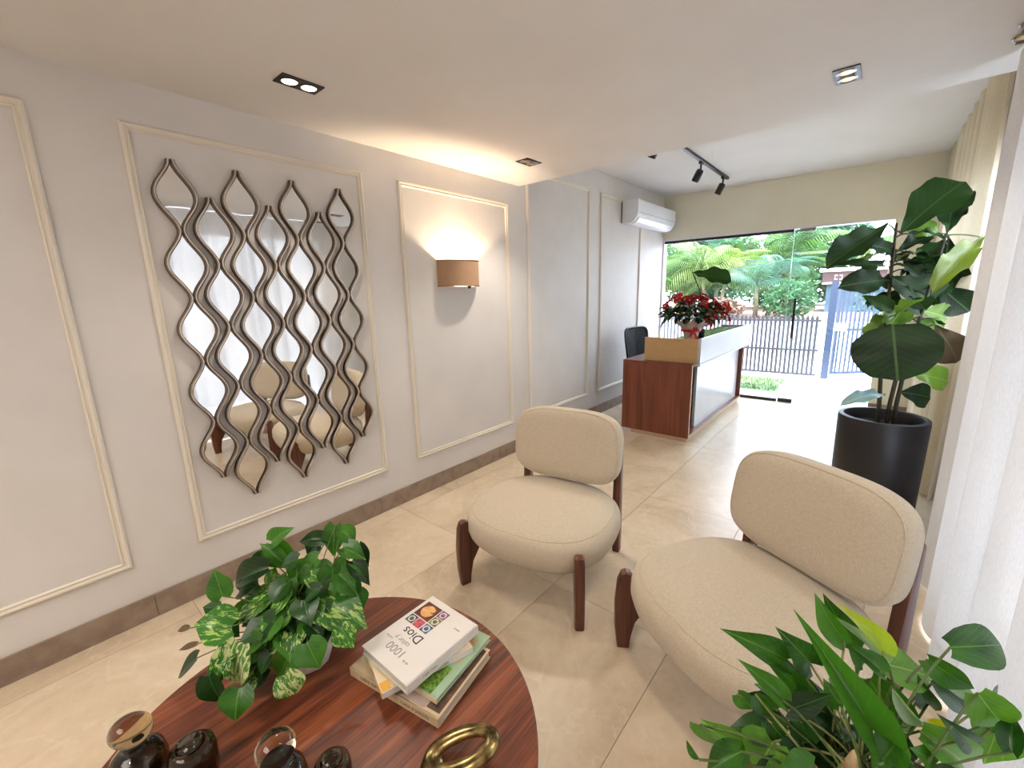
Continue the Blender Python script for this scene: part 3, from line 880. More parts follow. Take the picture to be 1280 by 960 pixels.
for k_ in (0, 1, 2): bx(bm, .150 + .022 * k_, .154 + .022 * k_, -.56, .56, .004 + .016 * k_, .012 + .016 * k_)
done('vent_slats', bm, M['grey_plastic'], ac)
box('panel_seam', (.2262, .2272, -.6, .6, .118, .122), M['grey_plastic'], ac)

# ---- reception desk
DX0, DX1, DY0, DY1 = .553, 1.285, 4.31, 6.46
dk = thing('reception_desk', 'reception desk of red-brown wood with a white front panel and raised white counter', 'desk', (0, 0, 0))
box('end_panel', (DX0, DX1, DY0, DY0 + .028, .05, .79), M['desk_wood'], dk, .001)
box('end_panel', (DX0, DX1, DY1 - .028, DY1, .05, .79), M['desk_wood'], dk, .001)
box('worktop', (DX0, DX1, DY0, DY1, .79, .818), M['desk_wood_y'], dk, .001)
box('bottom_panel', (DX0 + .3, DX1, DY0 + .028, DY1 - .028, .05, .078), M['desk_wood_y'], dk, .001)
box('front_panel', (DX1 - .080, DX1 - .050, DY0 + .34, DY1 - .045, .078, .79), M['desk_white'], dk, .001)
box('back_board', (DX1 - .16, DX1 - .14, DY0 + .028, DY1 - .028, .078, .79), M['black_matte'], dk)
bm = bmesh.new()
bx(bm, DX1, DX1 + .0015, DY0, DY0 + .028, .05, .818); bx(bm, DX1, DX1 + .0015, DY0 + .028, DY1, .79, .818); bx(bm, DX1, DX1 + .0015, DY0 + .028, DY1, .05, .078)
done('edge_band', bm, M['desk_edge'], dk, recalc=False)
box('plinth', (DX0 + .1, DX1 - .02, DY0 + .03, DY1 - .03, .001, .05), M['desk_edge'], dk)
box('counter_end', (.752, 1.300, 4.395, 4.42, .8185, 1.062), M['desk_ochre'], dk, .001)
box('counter_end', (.98, 1.300, DY1 + .015, DY1 + .04, .8185, 1.062), M['desk_white'], dk, .001)
box('counter_front', (1.300, 1.330, 4.395, DY1 + .04, .8185, 1.066), M['desk_white'], dk, .001)
box('counter_ledge', (DX1 + .002, 1.352, DY0 + .02, DY1 + .05, .800, .8183), M['desk_white'], dk, .002)
box('counter_shelf', (.98, 1.2995, 4.4205, DY1 + .0145, 1.02, 1.040), M['dark_glass_reflection'], dk)

# ---- office chair behind the desk
oc = thing('office_chair', 'black mesh-back office chair behind the reception desk', 'chair', (.50, 5.27, 0), math.radians(78))
def ring_slab(name, w, h, z0, mat, y, rim, lean, parent, fill=None):
    pts = []
    for i in range(40):
        a = 2 * PI * i / 40
        c, s = math.cos(a), math.sin(a)
        x = math.copysign(abs(c) ** .35, c) * w / 2 * (1 - .12 * (-(math.copysign(abs(s) ** .35, s)))); z = math.copysign(abs(s) ** .35, s) * h / 2
        pts.append((x, y + lean * (z + h / 2) - .5 * x * x, z0 + h / 2 + z))
    tube(name, pts, rim, mat, parent, 8, True)
    c = Vector((0, y + lean * h / 2, z0 + h / 2))
    V = [c] + [Vector(p) for p in pts]
    f = obj(fill, V, [(0, 1 + i, 1 + (i + 1) % 40) for i in range(40)], M['mesh_fabric'], parent)
ring_slab('back_frame', .44, .52, .56, M['black'], .24, .014, .12, oc, 'back_mesh')
bm = bmesh.new(); bx(bm, -.24, .24, -.24, .22, .42, .49, .03); done('seat', bm, M['mesh_fabric'], oc)
tube('back_support', [(0, .1, .42), (0, .27, .43), (0, .29, .60), (0, .30, .8)], .018, M['black'], oc)
lathe('gas_column', [(.03, .07), (.03, .25), (.018, .26), (.018, .42)], M['black'], oc, 16)
for i in range(5):
    a = 2 * PI * i / 5 + .3
    sp = tube('base_spoke', [(.03 * math.cos(a), .03 * math.sin(a), .10), (.28 * math.cos(a), .28 * math.sin(a), .065)], [.022, .014], M['black'], oc)
    tube('castor', [(.28 * math.cos(a) - .02 * math.sin(a), .28 * math.sin(a) + .02 * math.cos(a), .0285), (.28 * math.cos(a) + .02 * math.sin(a), .28 * math.sin(a) - .02 * math.cos(a), .0285)], .028, M['black_matte'], sp, 12)

# ---- lounge chairs
def superell(name, a, b, c, n, m, mat, parent, off=(0, 0, 0), nu=48, nv=24, fn=None):
    V = []; Fs = []
    sg = lambda v, e: math.copysign(abs(v) ** e, v)
    for j in range(nv + 1):
        ph = -PI / 2 + PI * j / nv
        r = max(math.cos(ph), 0) ** (2 / m); z = sg(math.sin(ph), 2 / m)
        for i in range(nu):
            th = 2 * PI * i / nu
            p = Vector((a * r * sg(math.cos(th), 2 / n), b * r * sg(math.sin(th), 2 / n), c * z))
            if fn: p = fn(p)
            V.append(p + Vector(off))
    for j in range(nv):
        for i in range(nu):
            Fs.append((j * nu + i, j * nu + (i + 1) % nu, (j + 1) * nu + (i + 1) % nu, (j + 1) * nu + i))
    o = obj(name, V, Fs, mat, parent, True)
    bm = bmesh.new(); bm.from_mesh(o.data); bmesh.ops.remove_doubles(bm, verts=bm.verts, dist=1e-5); bmesh.ops.recalc_face_normals(bm, faces=bm.faces); bm.to_mesh(o.data); bm.free()
    for p in o.data.polygons: p.use_smooth = True
    return o
def build_chair():
    t = thing('lounge_chair', 'cream boucle lounge chair with walnut fin legs standing nearer the panelled wall', 'chair', (1.384, 1.439, 0), .1667)
    A, B, Cz = .405, .378, .124
    def sf(p):
        k = 1 - .13 * max(0, -p.z / Cz) ** 1.4         # underside drawn in
        q = Vector((p.x * k, p.y * k, p.z))
        if q.y > 0: q.x *= 1 - .10 * (q.y / B) ** 2     # narrower at the back
        if p.z > 0: q.z += .014 * (1 - min(1, (p.x / A) ** 2 + (p.y / B) ** 2))
        return q
    seat = superell('seat', A, B, Cz, 2.7, 3.9, M['boucle'], t, (0, .322, .318), 64, 28, sf)
    # stitched seam round the top edge
    pts = []
    for i in range(64):
        th = 2 * PI * i / 64; sg = lambda v, e: math.copysign(abs(v) ** e, v)
        p = sf(Vector((A * .917 * sg(math.cos(th), 2 / 2.7), B * .917 * sg(math.sin(th), 2 / 2.7), .0)))
        pts.append((p.x, p.y + .322, .318 + .091))
    tube('seam', pts, .0026, M['boucle'], seat, 6, True)
    hw, hh, ht = .338, .216, .082
    tilt = Matrix.Translation((0, .612, .440)) @ Matrix.Rotation(math.radians(-9), 4, 'X')
    def bf(p):
        # p.x along width, p.y along height, p.z thickness -> lean and wrap
        x, z, y = p.x, p.y + hh, p.z
        y += -.28 * x * x + .012
        return tilt @ Vector((x, y, z))
    back = superell('backrest', hw, hh, ht, 3.7, 3.4, M['boucle'], t, (0, 0, 0), 64, 24, bf)
    pts = []
    for i in range(64):
        th = 2 * PI * i / 64; sg = lambda v, e: math.copysign(abs(v) ** e, v)
        p = bf(Vector((hw * .949 * sg(math.cos(th), 2 / 3.7), hh * .949 * sg(math.sin(th), 2 / 3.7), -ht * .60)))
        pts.append(p)
    tube('seam', pts, .0024, M['boucle'], back, 6, True)
    fin = [(.0, 0), (.052, 0), (.058, .06), (.074, .13), (.110, .19), (.128, .225), (.118, .26), (.088, .30), (.066, .345), (.05, .368), (.03, .374), (.01, .366), (-.004, .33), (-.014, .22), (-.012, .1)]
    for s in (-1, 1):
        d = Vector((-s * math.sin(math.radians(27)), math.cos(math.radians(27)), 0)); nrm = Vector((0, 0, 1)).cross(d)
        mt = Matrix(((d.x, nrm.x, 0, s * .345), (d.y, nrm.y, 0, -.012), (0, 0, 1, 0), (0, 0, 0, 1)))
        prism('front_leg', fin, .046, M['chair_wood'], t, .009, mt)
        rear = [(-.025, 0), (.020, 0), (.022, .3), (.020, .69), (.012, .71), (-.012, .71), (-.018, .69), (-.040, .36), (-.044, .25), (-.036, .12)]
        mt = Matrix(((0, 1, 0, s * .300), (1, 0, 0, .702), (0, 0, 1, 0), (0, 0, 0, 1)))
        prism('rear_leg', rear, .044, M['chair_wood'], t, .008, mt)
    return t
ch1 = build_chair()
ch2 = copy_tree(ch1)
ch2.location = (2.200, 1.366, 0); ch2.rotation_euler = (0, 0, math.radians(-29.4))
ch2['label'] = 'cream boucle lounge chair with walnut fin legs standing nearer the white curtain'
for c_ in (ch1, ch2): c_['group'] = 'pair of cream lounge chairs'

# ---- round coffee table
TZ = .40
TC = Vector((1.634, .360))
tb = thing('coffee_table', 'round red-brown wooden coffee table in the foreground', 'table', (TC.x, TC.y, 0))
top = lathe('table_top', [(0, TZ - .035), (.53, TZ - .035), (.552, TZ - .028), (.558, TZ - .012), (.558, TZ - .004), (.554, TZ), (0, TZ)], M['table_wood'], tb, 96)
auto_sharp(top, 30)
lathe('pedestal', [(0, .0), (.30, .0), (.30, .02), (.24, .05), (.22, .20), (.24, TZ - .036), (0, TZ - .036)], M['table_wood'], tb, 48)

# ---- books
def book(name, label, c, rz, w, l, z, th, cover, spine=None, hard=.004):
    """w along x (fore-edge to spine), l along y; spine on -x side by default"""
    t = thing(name, label, 'book', (c[0], c[1], z), rz, 'books on the coffee table')
    bm = bmesh.new()
    bx(bm, -w / 2, w / 2, -l / 2, l / 2, th - .003, th, .0006)
    bx(bm, -w / 2, w / 2, -l / 2, l / 2, 0, .003, .0006)
    done('cover', bm, cover, t)
    box('page_block', (-w / 2 + .003, w / 2 - .004, -l / 2 + .005, l / 2 - .005, .003, th - .003), M['paper'], t)
    return t
def flat(name, t, x0, x1, y0, y1, z, mat):
    return obj(name, [(x0, y0, z), (x1, y0, z), (x1, y1, z), (x0, y1, z)], [(0, 1, 2, 3)], mat, t)
def spine_box(t, side, w, l, th, mat):
    if side == '-y': return box('spine', (-w / 2, w / 2, -l / 2 - .0015, -l / 2 + .003, 0, th), mat, t, .0008)
    if side == '+x': return box('spine', (w / 2 - .003, w / 2 + .0015, -l / 2, l / 2, 0, th), mat, t, .0008)
# bottom: large beige cover, spine towards the camera
b1 = book('book', 'largest book at the bottom of the pile, beige cover with lettered spine', (1.640, .668), math.radians(10.5), .350, .262, TZ, .030, M['book_beige'])
spine_box(b1, '-y', .350, .262, .030, M['book_beige'])
flat('photo', b1, .02, .12, -.125, .10, .0303, M['book_mauve'])
flat('photo', b1, .122, .168, -.118, .12, .0303, M['book_dark'])
text_mesh('spine_lettering', 'LIBRE ESPIRITO', .017, M['ink_brown'], b1, frame((-.07, -.1328, .015), (1, 0, 0), (0, -1, 0)))
text_mesh('spine_lettering', 'CASA & JARDIN', .015, M['ink_brown'], b1, frame((.09, -.1328, .015), (1, 0, 0), (0, -1, 0)))
# green cookery book
b2 = book('book', 'pale green cookery book with a picture of herbs, second from the bottom of the pile', (1.700, .715), math.radians(8), .165, .262, TZ + .0305, .016, M['book_green'])
spine_box(b2, '-y', .165, .262, .016, M['book_cream'])
flat('photo', b2, -.05, .056, -.126, -.03, .0163, M['book_herb'])
flat('photo', b2, -.02, .060, -.01, .10, .0163, M['book_tan'])
# cream and orange book
b3 = book('book', 'cream book with orange marks and a pink picture, third from the bottom of the pile', (1.627, .668), math.radians(-17), .20, .285, TZ + .047, .020, M['book_cream'])
spine_box(b3, '+x', .20, .285, .020, M['book_white'])
flat('photo', b3, .02, .085, .03, .13, .0203, M['book_pink'])
obj('orange_mark', [(.028, -.055, .0203), (.086, -.045, .0203), (.075, .012, .0203), (.05, .02, .0203)], [(0, 1, 2, 3)], M['book_orange'], b3)
flat('orange_mark', b3, .065, .099, -.142, -.115, .0203, M['book_orange'])
box('orange_band', (.068, .099, -.1445, -.1424, .001, .019), M['book_orange'], b3)
box('spine', (-.10, .10, -.1442, -.1420, 0, .020), M['book_cream'], b3)
text_mesh('spine_lettering', 'ARTE', .015, M['ink_brown'], b3, frame((.005, -.1446, .010), (1, 0, 0), (0, -1, 0)))
text_mesh('spine_lettering', 'COCINA DE AUTOR', .013, M['ink_grey'], b3, frame((.1022, .0, .010), (0, 1, 0), (1, 0, 0)))
# top book, title upside down to the camera
b4 = book('book', 'white book on top of the pile with a title and small food pictures', (1.628, .683), 0.01, .225, .282, TZ + .0675, .030, M['book_white'])
spine_box(b4, '+x', .225, .282, .030, M['book_white'])
def uv(u, v): return (-.1125 + u * .225, -.141 + v * .282)
def sq(u0, u1, v0, v1, m, n='picture'):
    a, b = uv(u0, v0), uv(u1, v1); return flat(n, b4, a[0], b[0], a[1], b[1], .0303, m)
sq(.06, .375, .665, .905, M['ph_bowl'])
x, y = uv(.2175, .785)
lathe('picture', [(0, .0305), (.026, .0305)], M['ph_orange'], b4, 20, (x, y, 0), cap=False)
lathe('picture', [(0, .0306), (.013, .0306)], M['ph_bowl'], b4, 14, (x + .016, y + .012, 0), cap=False)
lathe('picture', [(0, .0307), (.010, .0307)], M['ph_orange'], b4, 14, (x + .012, y + .012, 0), cap=False)
for (u0, v0, mm) in ((.06, .535, 'ph_grey'), (.222, .535, 'ph_red'), (.39, .535, 'ph_blue'), (.39, .665, 'ph_green'), (.39, .79, 'ph_purple')):
    q = sq(u0, u0 + .15, v0, v0 + .118, M[mm])
    a = uv(u0 + .075, v0 + .059)
    lathe('picture', [(.0085, .0305), (.0125, .0305)], M['pot_white'] if mm != 'ph_red' else M['ph_red'], b4, 14, (a[0], a[1], 0), cap=False)
for (s_, u, v, sz, m) in (('Dios', .40, .44, .046, 'ink'), ('calor y', .37, .315, .024, 'ink_grey'), ('1000', .43, .205, .040, 'ink_grey'), ('de la', .70, .16, .012, 'ink_grey'), ('cocina', .16, .27, .012, 'ink_grey'), ('LIBROS', .83, .80, .008, 'ink_grey')):
    a = uv(u, v)
    text_mesh('title_lettering', s_, sz, M[m], b4, frame((a[0], a[1], .0304), (-1, 0, 0), (0, 0, 1)))
text_mesh('spine_lettering', '1000 Dios', .013, M['ink_grey'], b4, frame((.1142, -.06, .015), (0, 1, 0), (1, 0, 0)))

# ---- smoked glass vessels on the table
def bottle(x, y, label, tilt, col_ball, rz):
    t = thing('glass_bottle', label, 'bottle', (x, y, TZ), rz)
    lathe('body', [(0, .002), (.045, .0), (.055, .008), (.058, .05), (.052, .080), (.034, .094), (.022, .098), (.0215, .112), (.019, .112), (.019, .098), (.046, .078), (.052, .05), (.049, .012), (0, .008)], M['smoke'], t, 32)
    s = superell('stopper', .043, .043, .036, 2, 2, col_ball, t, (0, 0, 0), 32, 20)
    s.matrix_local = Matrix.Translation((0, 0, .150)) @ Matrix.Rotation(tilt, 4, 'Y')
    nk = lathe('stopper_neck', [(0, .090), (.016, .090), (.017, .112), (.026, .116), (.022, .122), (0, .122)], M['black'], t, 20)
    return t
bottle(1.364, .027, 'smoked glass bottle with a tilted amber disc stopper, at the left edge of the table', math.radians(24), M['amber'], 2.2)
bottle(1.681, .232, 'smoked glass bottle with a clear round ball stopper, right of the amber one', 0.0, M['amber'], 0)
def vessel(x, y, r, h, label):
    t = thing('glass_vessel', label, 'vase', (x, y, TZ))
    prof = [(0, .002), (r * .92, .0), (r, .01), (r, h * .7), (r * .93, h * .9), (r * .72, h), (r * .55, h), (r * .55, h - .006), (r * .8, h * .88), (r * .9, h * .7), (r * .9, .014), (0, .01)]
    lathe('body', prof, M['smoke'], t, 36)
    lathe('lid', [(0, h - .002), (r * .53, h - .002), (r * .53, h + .003), (0, h + .006)], M['smoke'], t, 28)
    return t
vessel(1.462, .115, .050, .100, 'squat smoked glass vessel with a domed top beside the amber-stoppered bottle')
vessel(1.758, .318, .042, .092, 'squat smoked glass vessel beside the ball-stoppered bottle')

# ---- brass loop
kn = thing('brass_loop', 'aged brass oval loop ornament lying on the coffee table near the books', 'ornament', (1.955, .545, TZ + .0), math.radians(40))
for (rad, a, b, z, h, ph, nm) in ((.0125, .085, .048, .050, .030, 0, 'outer_strand'), (.0105, .072, .036, .052, .032, .1, 'inner_strand')):
    pts = [(a * math.cos(t_), b * math.sin(t_), z + h * math.cos(t_ + ph)) for t_ in [2 * PI * i / 48 for i in range(48)]]
    tube(nm, pts, rad, M['brass'], kn, 10, True)
lathe('foot', [(0, 0), (.030, 0), (.026, .012), (0, .014)], M['brass'], kn, 20, (-.075, 0, 0))

# ================================================================ CURTAINS
def curtain(name, label, x, y0, y1, z0, z1, amp, wl, seed, mat, flare=0.0):
    rnd = random.Random(seed)
    ny = int((y1 - y0) / wl * 14); nz = 14
    ph = [0.0]; am = []
    for i in range(ny + 1):
        ph.append(ph[-1] + 2 * PI / 14 * rnd.uniform(.8, 1.2) * (.75 + .5 * noise.noise(Vector((i * .03, seed, 0)))))
        am.append(amp * (.75 + .6 * noise.noise(Vector((i * .05, seed + 9, 0)))))
    V = []; Fs = []
    for j in range(nz + 1):
        t = j / nz
        for i in range(ny + 1):
            s = i / ny
            k = 1 + flare * (1 - t)
            w = math.sin(ph[i] + .25 * math.sin(t * 2.3 + i * .05))
            w = math.copysign(abs(w) ** .75, w)
            V.append((x + am[i] * k * w, y0 + (y1 - y0) * s + .02 * math.cos(ph[i]) * k, z0 + (z1 - z0) * t + (.006 * w if j == 0 else 0)))
    n = ny + 1
    for j in range(nz):
        for i in range(ny): Fs.append((j * n + i, j * n + i + 1, (j + 1) * n + i + 1, (j + 1) * n + i))
    o = obj(name, V, Fs, mat, None, True)
    return setp(o, label, 'curtain', 'sheer curtains along the right wall')
curtain('sheer_curtain', 'near white sheer curtain hanging in deep folds at the right edge', 2.985, -.35, 2.95, 
    .018, HC - .012, .055, .27, 4, M['sheer'], .15)
curtain('sheer_curtain', 'far cream sheer curtain hanging behind the tall fig', 3.045, 4.05, 6.62, .015, HU - .004, .046, .22, 7, M['sheer_cream'], .1)

# ================================================================ PLANTS
# leaves as measured on the plants: base xyz, tip xyz, width in metres, kind
FIG_LEAVES = [
(2.676,3.833,1.867,2.933,3.947,2.176,0.195,'n'),
(2.685,3.910,1.872,2.843,4.263,2.125,0.105,'n'),
(2.905,4.026,1.859,2.920,4.259,2.172,0.138,'n'),
(2.920,4.074,1.886,3.088,4.190,2.029,0.101,'n'),
(2.874,3.998,1.850,2.710,3.948,1.933,0.093,'l'),
(2.607,3.721,1.918,2.340,3.451,1.675,0.127,'n'),
(2.645,3.708,1.655,2.409,3.482,1.697,0.033,'n'),
(2.667,3.792,1.746,2.515,3.625,1.808,0.067,'n'),
(2.674,3.856,1.759,2.835,3.996,1.864,0.086,'n'),
(3.061,3.986,1.816,2.862,3.566,1.544,0.133,'y'),
(3.026,4.206,1.842,3.173,4.240,1.383,0.197,'n'),
(2.902,4.122,1.827,2.805,4.016,1.696,0.096,'n'),
(2.703,3.855,1.717,2.816,3.896,1.561,0.081,'n'),
(2.796,3.966,1.685,2.941,3.908,1.457,0.105,'n'),
(2.655,3.694,1.576,2.433,3.469,1.553,0.114,'n'),
(2.652,3.629,1.595,2.896,3.923,1.416,0.184,'n'),
(2.533,3.577,1.480,2.698,3.591,1.389,0.067,'n'),
(2.904,3.934,1.527,3.165,3.990,1.363,0.130,'n'),
(2.698,3.456,1.309,2.752,3.273,1.012,0.402,'r'),
(2.752,3.774,1.422,2.688,3.602,1.289,0.105,'l'),
(2.835,3.834,1.379,2.986,3.973,1.322,0.113,'l'),
(2.803,3.819,1.328,2.935,3.881,1.203,0.123,'l'),
(2.906,3.828,1.289,3.067,3.886,1.036,0.139,'b'),
(2.839,3.789,0.966,3.044,3.876,0.931,0.115,'l'),
(2.787,3.689,0.860,2.960,3.754,0.833,0.115,'n'),
(2.714,3.507,0.865,2.533,3.313,0.853,0.061,'p'),
(2.652,3.692,1.333,2.596,3.644,1.200,0.087,'l'),
(3.019,4.180,1.820,3.152,4.223,1.721,0.093,'n'),
(2.703,3.825,1.513,2.630,3.732,1.382,0.107,'n'),
(2.771,3.937,1.562,2.913,4.069,1.594,0.126,'n')]
FRONT_LEAVES = [
(2.555,0.928,0.792,2.452,0.859,0.853,0.040,'n'),
(2.593,0.959,0.782,2.542,0.914,0.861,0.046,'n'),
(2.562,0.801,0.810,2.501,0.761,0.885,0.027,'n'),
(2.578,0.931,0.734,2.517,0.869,0.829,0.028,'n'),
(2.600,0.939,0.729,2.568,0.937,0.780,0.024,'n'),
(2.698,0.912,0.739,2.583,0.796,0.987,0.046,'n'),
(2.642,0.955,0.867,2.583,0.966,0.937,0.032,'n'),
(2.654,1.051,0.807,2.600,0.989,0.927,0.038,'n'),
(2.698,0.987,0.854,2.631,0.926,0.962,0.028,'y'),
(2.706,1.066,0.764,2.635,0.986,0.892,0.020,'p'),
(2.675,1.002,0.802,2.644,0.983,0.859,0.026,'n'),
(2.700,0.972,0.823,2.646,0.937,0.880,0.025,'n'),
(2.706,1.043,0.786,2.792,1.115,0.752,0.067,'l'),
(2.799,1.073,0.859,2.893,1.178,0.843,0.054,'n'),
(2.774,1.075,0.814,2.850,1.094,0.770,0.036,'n'),
(2.796,1.115,0.754,2.865,1.144,0.716,0.021,'p'),
(2.840,1.047,0.803,2.892,1.072,0.728,0.053,'l'),
(2.874,1.116,0.754,2.940,1.170,0.729,0.031,'n'),
(2.794,1.099,0.758,2.867,1.165,0.657,0.037,'d'),
(2.690,1.019,0.758,2.773,1.028,0.653,0.067,'n'),
(2.718,0.963,0.806,2.786,1.009,0.706,0.021,'p'),
(2.768,0.979,0.725,2.873,1.087,0.600,0.051,'l'),
(2.794,1.063,0.676,2.850,1.085,0.654,0.033,'y2'),
(2.940,1.142,0.681,2.873,1.063,0.651,0.056,'l'),
(2.573,0.837,0.759,2.636,0.885,0.798,0.030,'d'),
(2.511,0.806,0.667,2.434,0.775,0.689,0.025,'l'),
(2.493,0.801,0.771,2.523,0.816,0.741,0.026,'n'),
(2.523,0.802,0.791,2.558,0.839,0.738,0.031,'n'),
(2.452,0.711,0.751,2.501,0.761,0.677,0.038,'n'),
(2.558,0.812,0.695,2.541,0.762,0.656,0.066,'l'),
(2.518,0.732,0.721,2.470,0.688,0.677,0.037,'n'),
(2.460,0.686,0.702,2.436,0.685,0.726,0.012,'n'),
(2.648,0.896,0.774,2.619,0.898,0.808,0.027,'n'),
(2.593,0.859,0.730,2.622,0.857,0.689,0.036,'d'),
(2.732,0.911,0.734,2.704,0.862,0.697,0.038,'n'),
(2.543,0.843,0.708,2.580,0.843,0.679,0.035,'n'),
(2.835,1.013,0.724,2.793,0.972,0.776,0.030,'d'),
(2.878,1.121,0.691,2.923,1.122,0.668,0.037,'n'),
(2.786,1.075,0.714,2.765,1.051,0.779,0.028,'d'),
(2.642,0.936,0.686,2.602,0.898,0.721,0.026,'d'),
(2.889,1.024,0.730,2.919,1.088,0.762,0.026,'d'),
(2.794,0.961,0.688,2.754,0.921,0.732,0.033,'n'),
(2.599,0.844,0.683,2.575,0.797,0.663,0.036,'d')]
TABLE_LEAVES = [
(1.145,0.456,0.753,1.201,0.502,0.804,0.042,'n'),
(1.156,0.464,0.745,1.179,0.485,0.638,0.067,'n'),
(1.197,0.459,0.698,1.139,0.421,0.765,0.031,'n'),
(1.309,0.530,0.718,1.266,0.470,0.670,0.048,'n'),
(1.273,0.583,0.747,1.196,0.515,0.746,0.036,'d'),
(1.288,0.609,0.791,1.295,0.584,0.688,0.049,'n'),
(1.342,0.602,0.798,1.389,0.624,0.754,0.042,'n'),
(1.374,0.586,0.754,1.447,0.622,0.726,0.043,'n'),
(1.371,0.548,0.700,1.382,0.520,0.640,0.059,'n'),
(1.409,0.547,0.697,1.467,0.577,0.625,0.061,'n'),
(1.403,0.597,0.712,1.469,0.615,0.642,0.036,'d'),
(1.238,0.405,0.722,1.128,0.318,0.659,0.052,'d'),
(1.199,0.284,0.676,1.172,0.280,0.758,0.045,'n'),
(1.270,0.451,0.671,1.270,0.398,0.588,0.054,'n'),
(1.191,0.447,0.656,1.164,0.416,0.560,0.048,'v'),
(1.223,0.378,0.609,1.157,0.287,0.568,0.049,'n'),
(1.274,0.278,0.616,1.210,0.200,0.643,0.071,'v'),
(1.305,0.451,0.587,1.371,0.512,0.429,0.106,'v'),
(1.428,0.493,0.632,1.531,0.560,0.556,0.083,'v'),
(1.525,0.482,0.608,1.572,0.488,0.559,0.048,'v'),
(1.351,0.356,0.621,1.323,0.276,0.592,0.063,'d'),
(1.372,0.359,0.578,1.350,0.315,0.520,0.060,'v'),
(1.318,0.285,0.576,1.294,0.243,0.398,0.078,'w'),
(1.174,0.199,0.504,1.115,0.150,0.415,0.041,'d'),
(1.318,0.197,0.537,1.339,0.210,0.443,0.044,'d'),
(1.393,0.245,0.505,1.426,0.211,0.445,0.058,'n'),
(1.421,0.382,0.550,1.412,0.330,0.475,0.050,'n'),
(1.476,0.402,0.586,1.524,0.408,0.522,0.059,'n'),
(1.472,0.335,0.530,1.489,0.356,0.452,0.053,'w'),
(1.196,0.192,0.625,1.174,0.168,0.621,0.013,'b'),
(1.145,0.209,0.528,1.096,0.169,0.507,0.013,'b'),
(1.313,0.233,0.555,1.337,0.209,0.510,0.039,'v'),
(1.275,0.482,0.728,1.244,0.439,0.715,0.040,'d'),
(1.375,0.595,0.693,1.357,0.549,0.663,0.048,'n'),
(1.403,0.485,0.675,1.360,0.446,0.633,0.038,'d'),
(1.380,0.637,0.738,1.421,0.641,0.671,0.035,'d'),
(1.175,0.334,0.650,1.216,0.367,0.673,0.039,'d'),
(1.220,0.342,0.597,1.257,0.361,0.557,0.045,'d'),
(1.432,0.430,0.605,1.492,0.442,0.571,0.037,'d'),
(1.347,0.307,0.488,1.328,0.279,0.445,0.035,'d'),
(1.311,0.422,0.592,1.318,0.401,0.547,0.032,'d'),
(1.281,0.272,0.527,1.276,0.245,0.491,0.035,'n'),
(1.235,0.565,0.725,1.220,0.530,0.687,0.043,'d'),
(1.386,0.543,0.616,1.437,0.562,0.566,0.047,'n'),
(1.281,0.506,0.661,1.326,0.508,0.617,0.041,'d'),
(1.144,0.431,0.716,1.130,0.396,0.665,0.041,'d'),
(1.274,0.465,0.642,1.304,0.479,0.584,0.040,'d'),
(1.434,0.583,0.670,1.456,0.572,0.617,0.040,'d'),
(1.397,0.328,0.555,1.394,0.293,0.508,0.035,'d'),
(1.130,0.280,0.599,1.097,0.249,0.610,0.032,'d'),
(1.339,0.345,0.522,1.293,0.309,0.444,0.051,'n'),
(1.382,0.316,0.599,1.327,0.284,0.561,0.040,'n'),
(1.351,0.329,0.481,1.319,0.282,0.405,0.048,'d'),
(1.234,0.282,0.538,1.226,0.244,0.499,0.037,'n'),
(1.344,0.295,0.474,1.312,0.259,0.429,0.041,'v'),
(1.236,0.268,0.609,1.271,0.292,0.567,0.036,'d'),
(1.391,0.483,0.609,1.373,0.452,0.566,0.045,'v'),
(1.445,0.572,0.635,1.475,0.578,0.575,0.047,'n'),
(1.297,0.498,0.712,1.264,0.449,0.646,0.050,'n'),
(1.204,0.382,0.659,1.142,0.342,0.589,0.046,'n')]
def leaf_mesh(name, prof, fold=.25, droop=.25, wavy=0.0, nl=9, nw=3, notch=0.0):
    """unit leaf: y 0..1 along the midrib, half-width prof(t) (max ~0.5), +z up"""
    V = []; Fs = []
    for i in range(nl + 1):
        t = i / nl
        w = prof(t)
        for j in range(-nw, nw + 1):
            u = j / nw
            x = u * w
            y = t - notch * (abs(u) ** 1.5) * max(0, 1 - t * 3.2) 
            z = fold * abs(x) + .18 * droop * 4 * (t * (1 - t)) - droop * .35 * t * t + wavy * math.sin(t * 17 + (2 if u > 0 else 0)) * abs(u) ** 2 * .12
            V.append((x, y, z))
    m = 2 * nw + 1
    for i in range(nl):
        for j in range(m - 1): Fs.append((i * m + j, i * m + j + 1, (i + 1) * m + j + 1, (i + 1) * m + j))
    me = bpy.data.meshes.new(name); me.from_pydata(V, [], Fs); me.update()
    for p in me.polygons: p.use_smooth = True
    return me
def p_heart(t): return .5 * max(0.0, (math.sin(PI * min(1, t * .86 + .14)) ** .9)) * (1.34 - .62 * t) * (1 - .35 * t ** 3) * (1 if t > 0 else .75)
def p_fig(t): return .5 * (math.sin(PI * t ** 1.35 * .97 + .03) ** .75 if 0 < t < 1 else (0.06 if t == 0 else .05)) * (.72 + .34 * t)
def p_round(t): return .5 * math.sqrt(max(0, 1 - (2 * t - 1) ** 2)) ** .9 + (.02 if t in (0, 1) else 0)
def p_lance(t): return .5 * max(0.0, math.sin(PI * t ** .8)) ** .8 + .004
LM = {}
def leaf_set(key, prof, n, **k):
    LM[key] = []
    for i in range(n):
        rnd = random.Random(i * 7 + len(key))
        kk = dict(k); kk['fold'] = k.get('fold', .25) * rnd.uniform(.4, 1.5); kk['droop'] = k.get('droop', .25) * rnd.uniform(.3, 1.8)
        LM[key].append(leaf_mesh(key, prof, **kk))
leaf_set('heart_leaf', p_heart, 4, fold=.30, droop=.32, notch=.16)
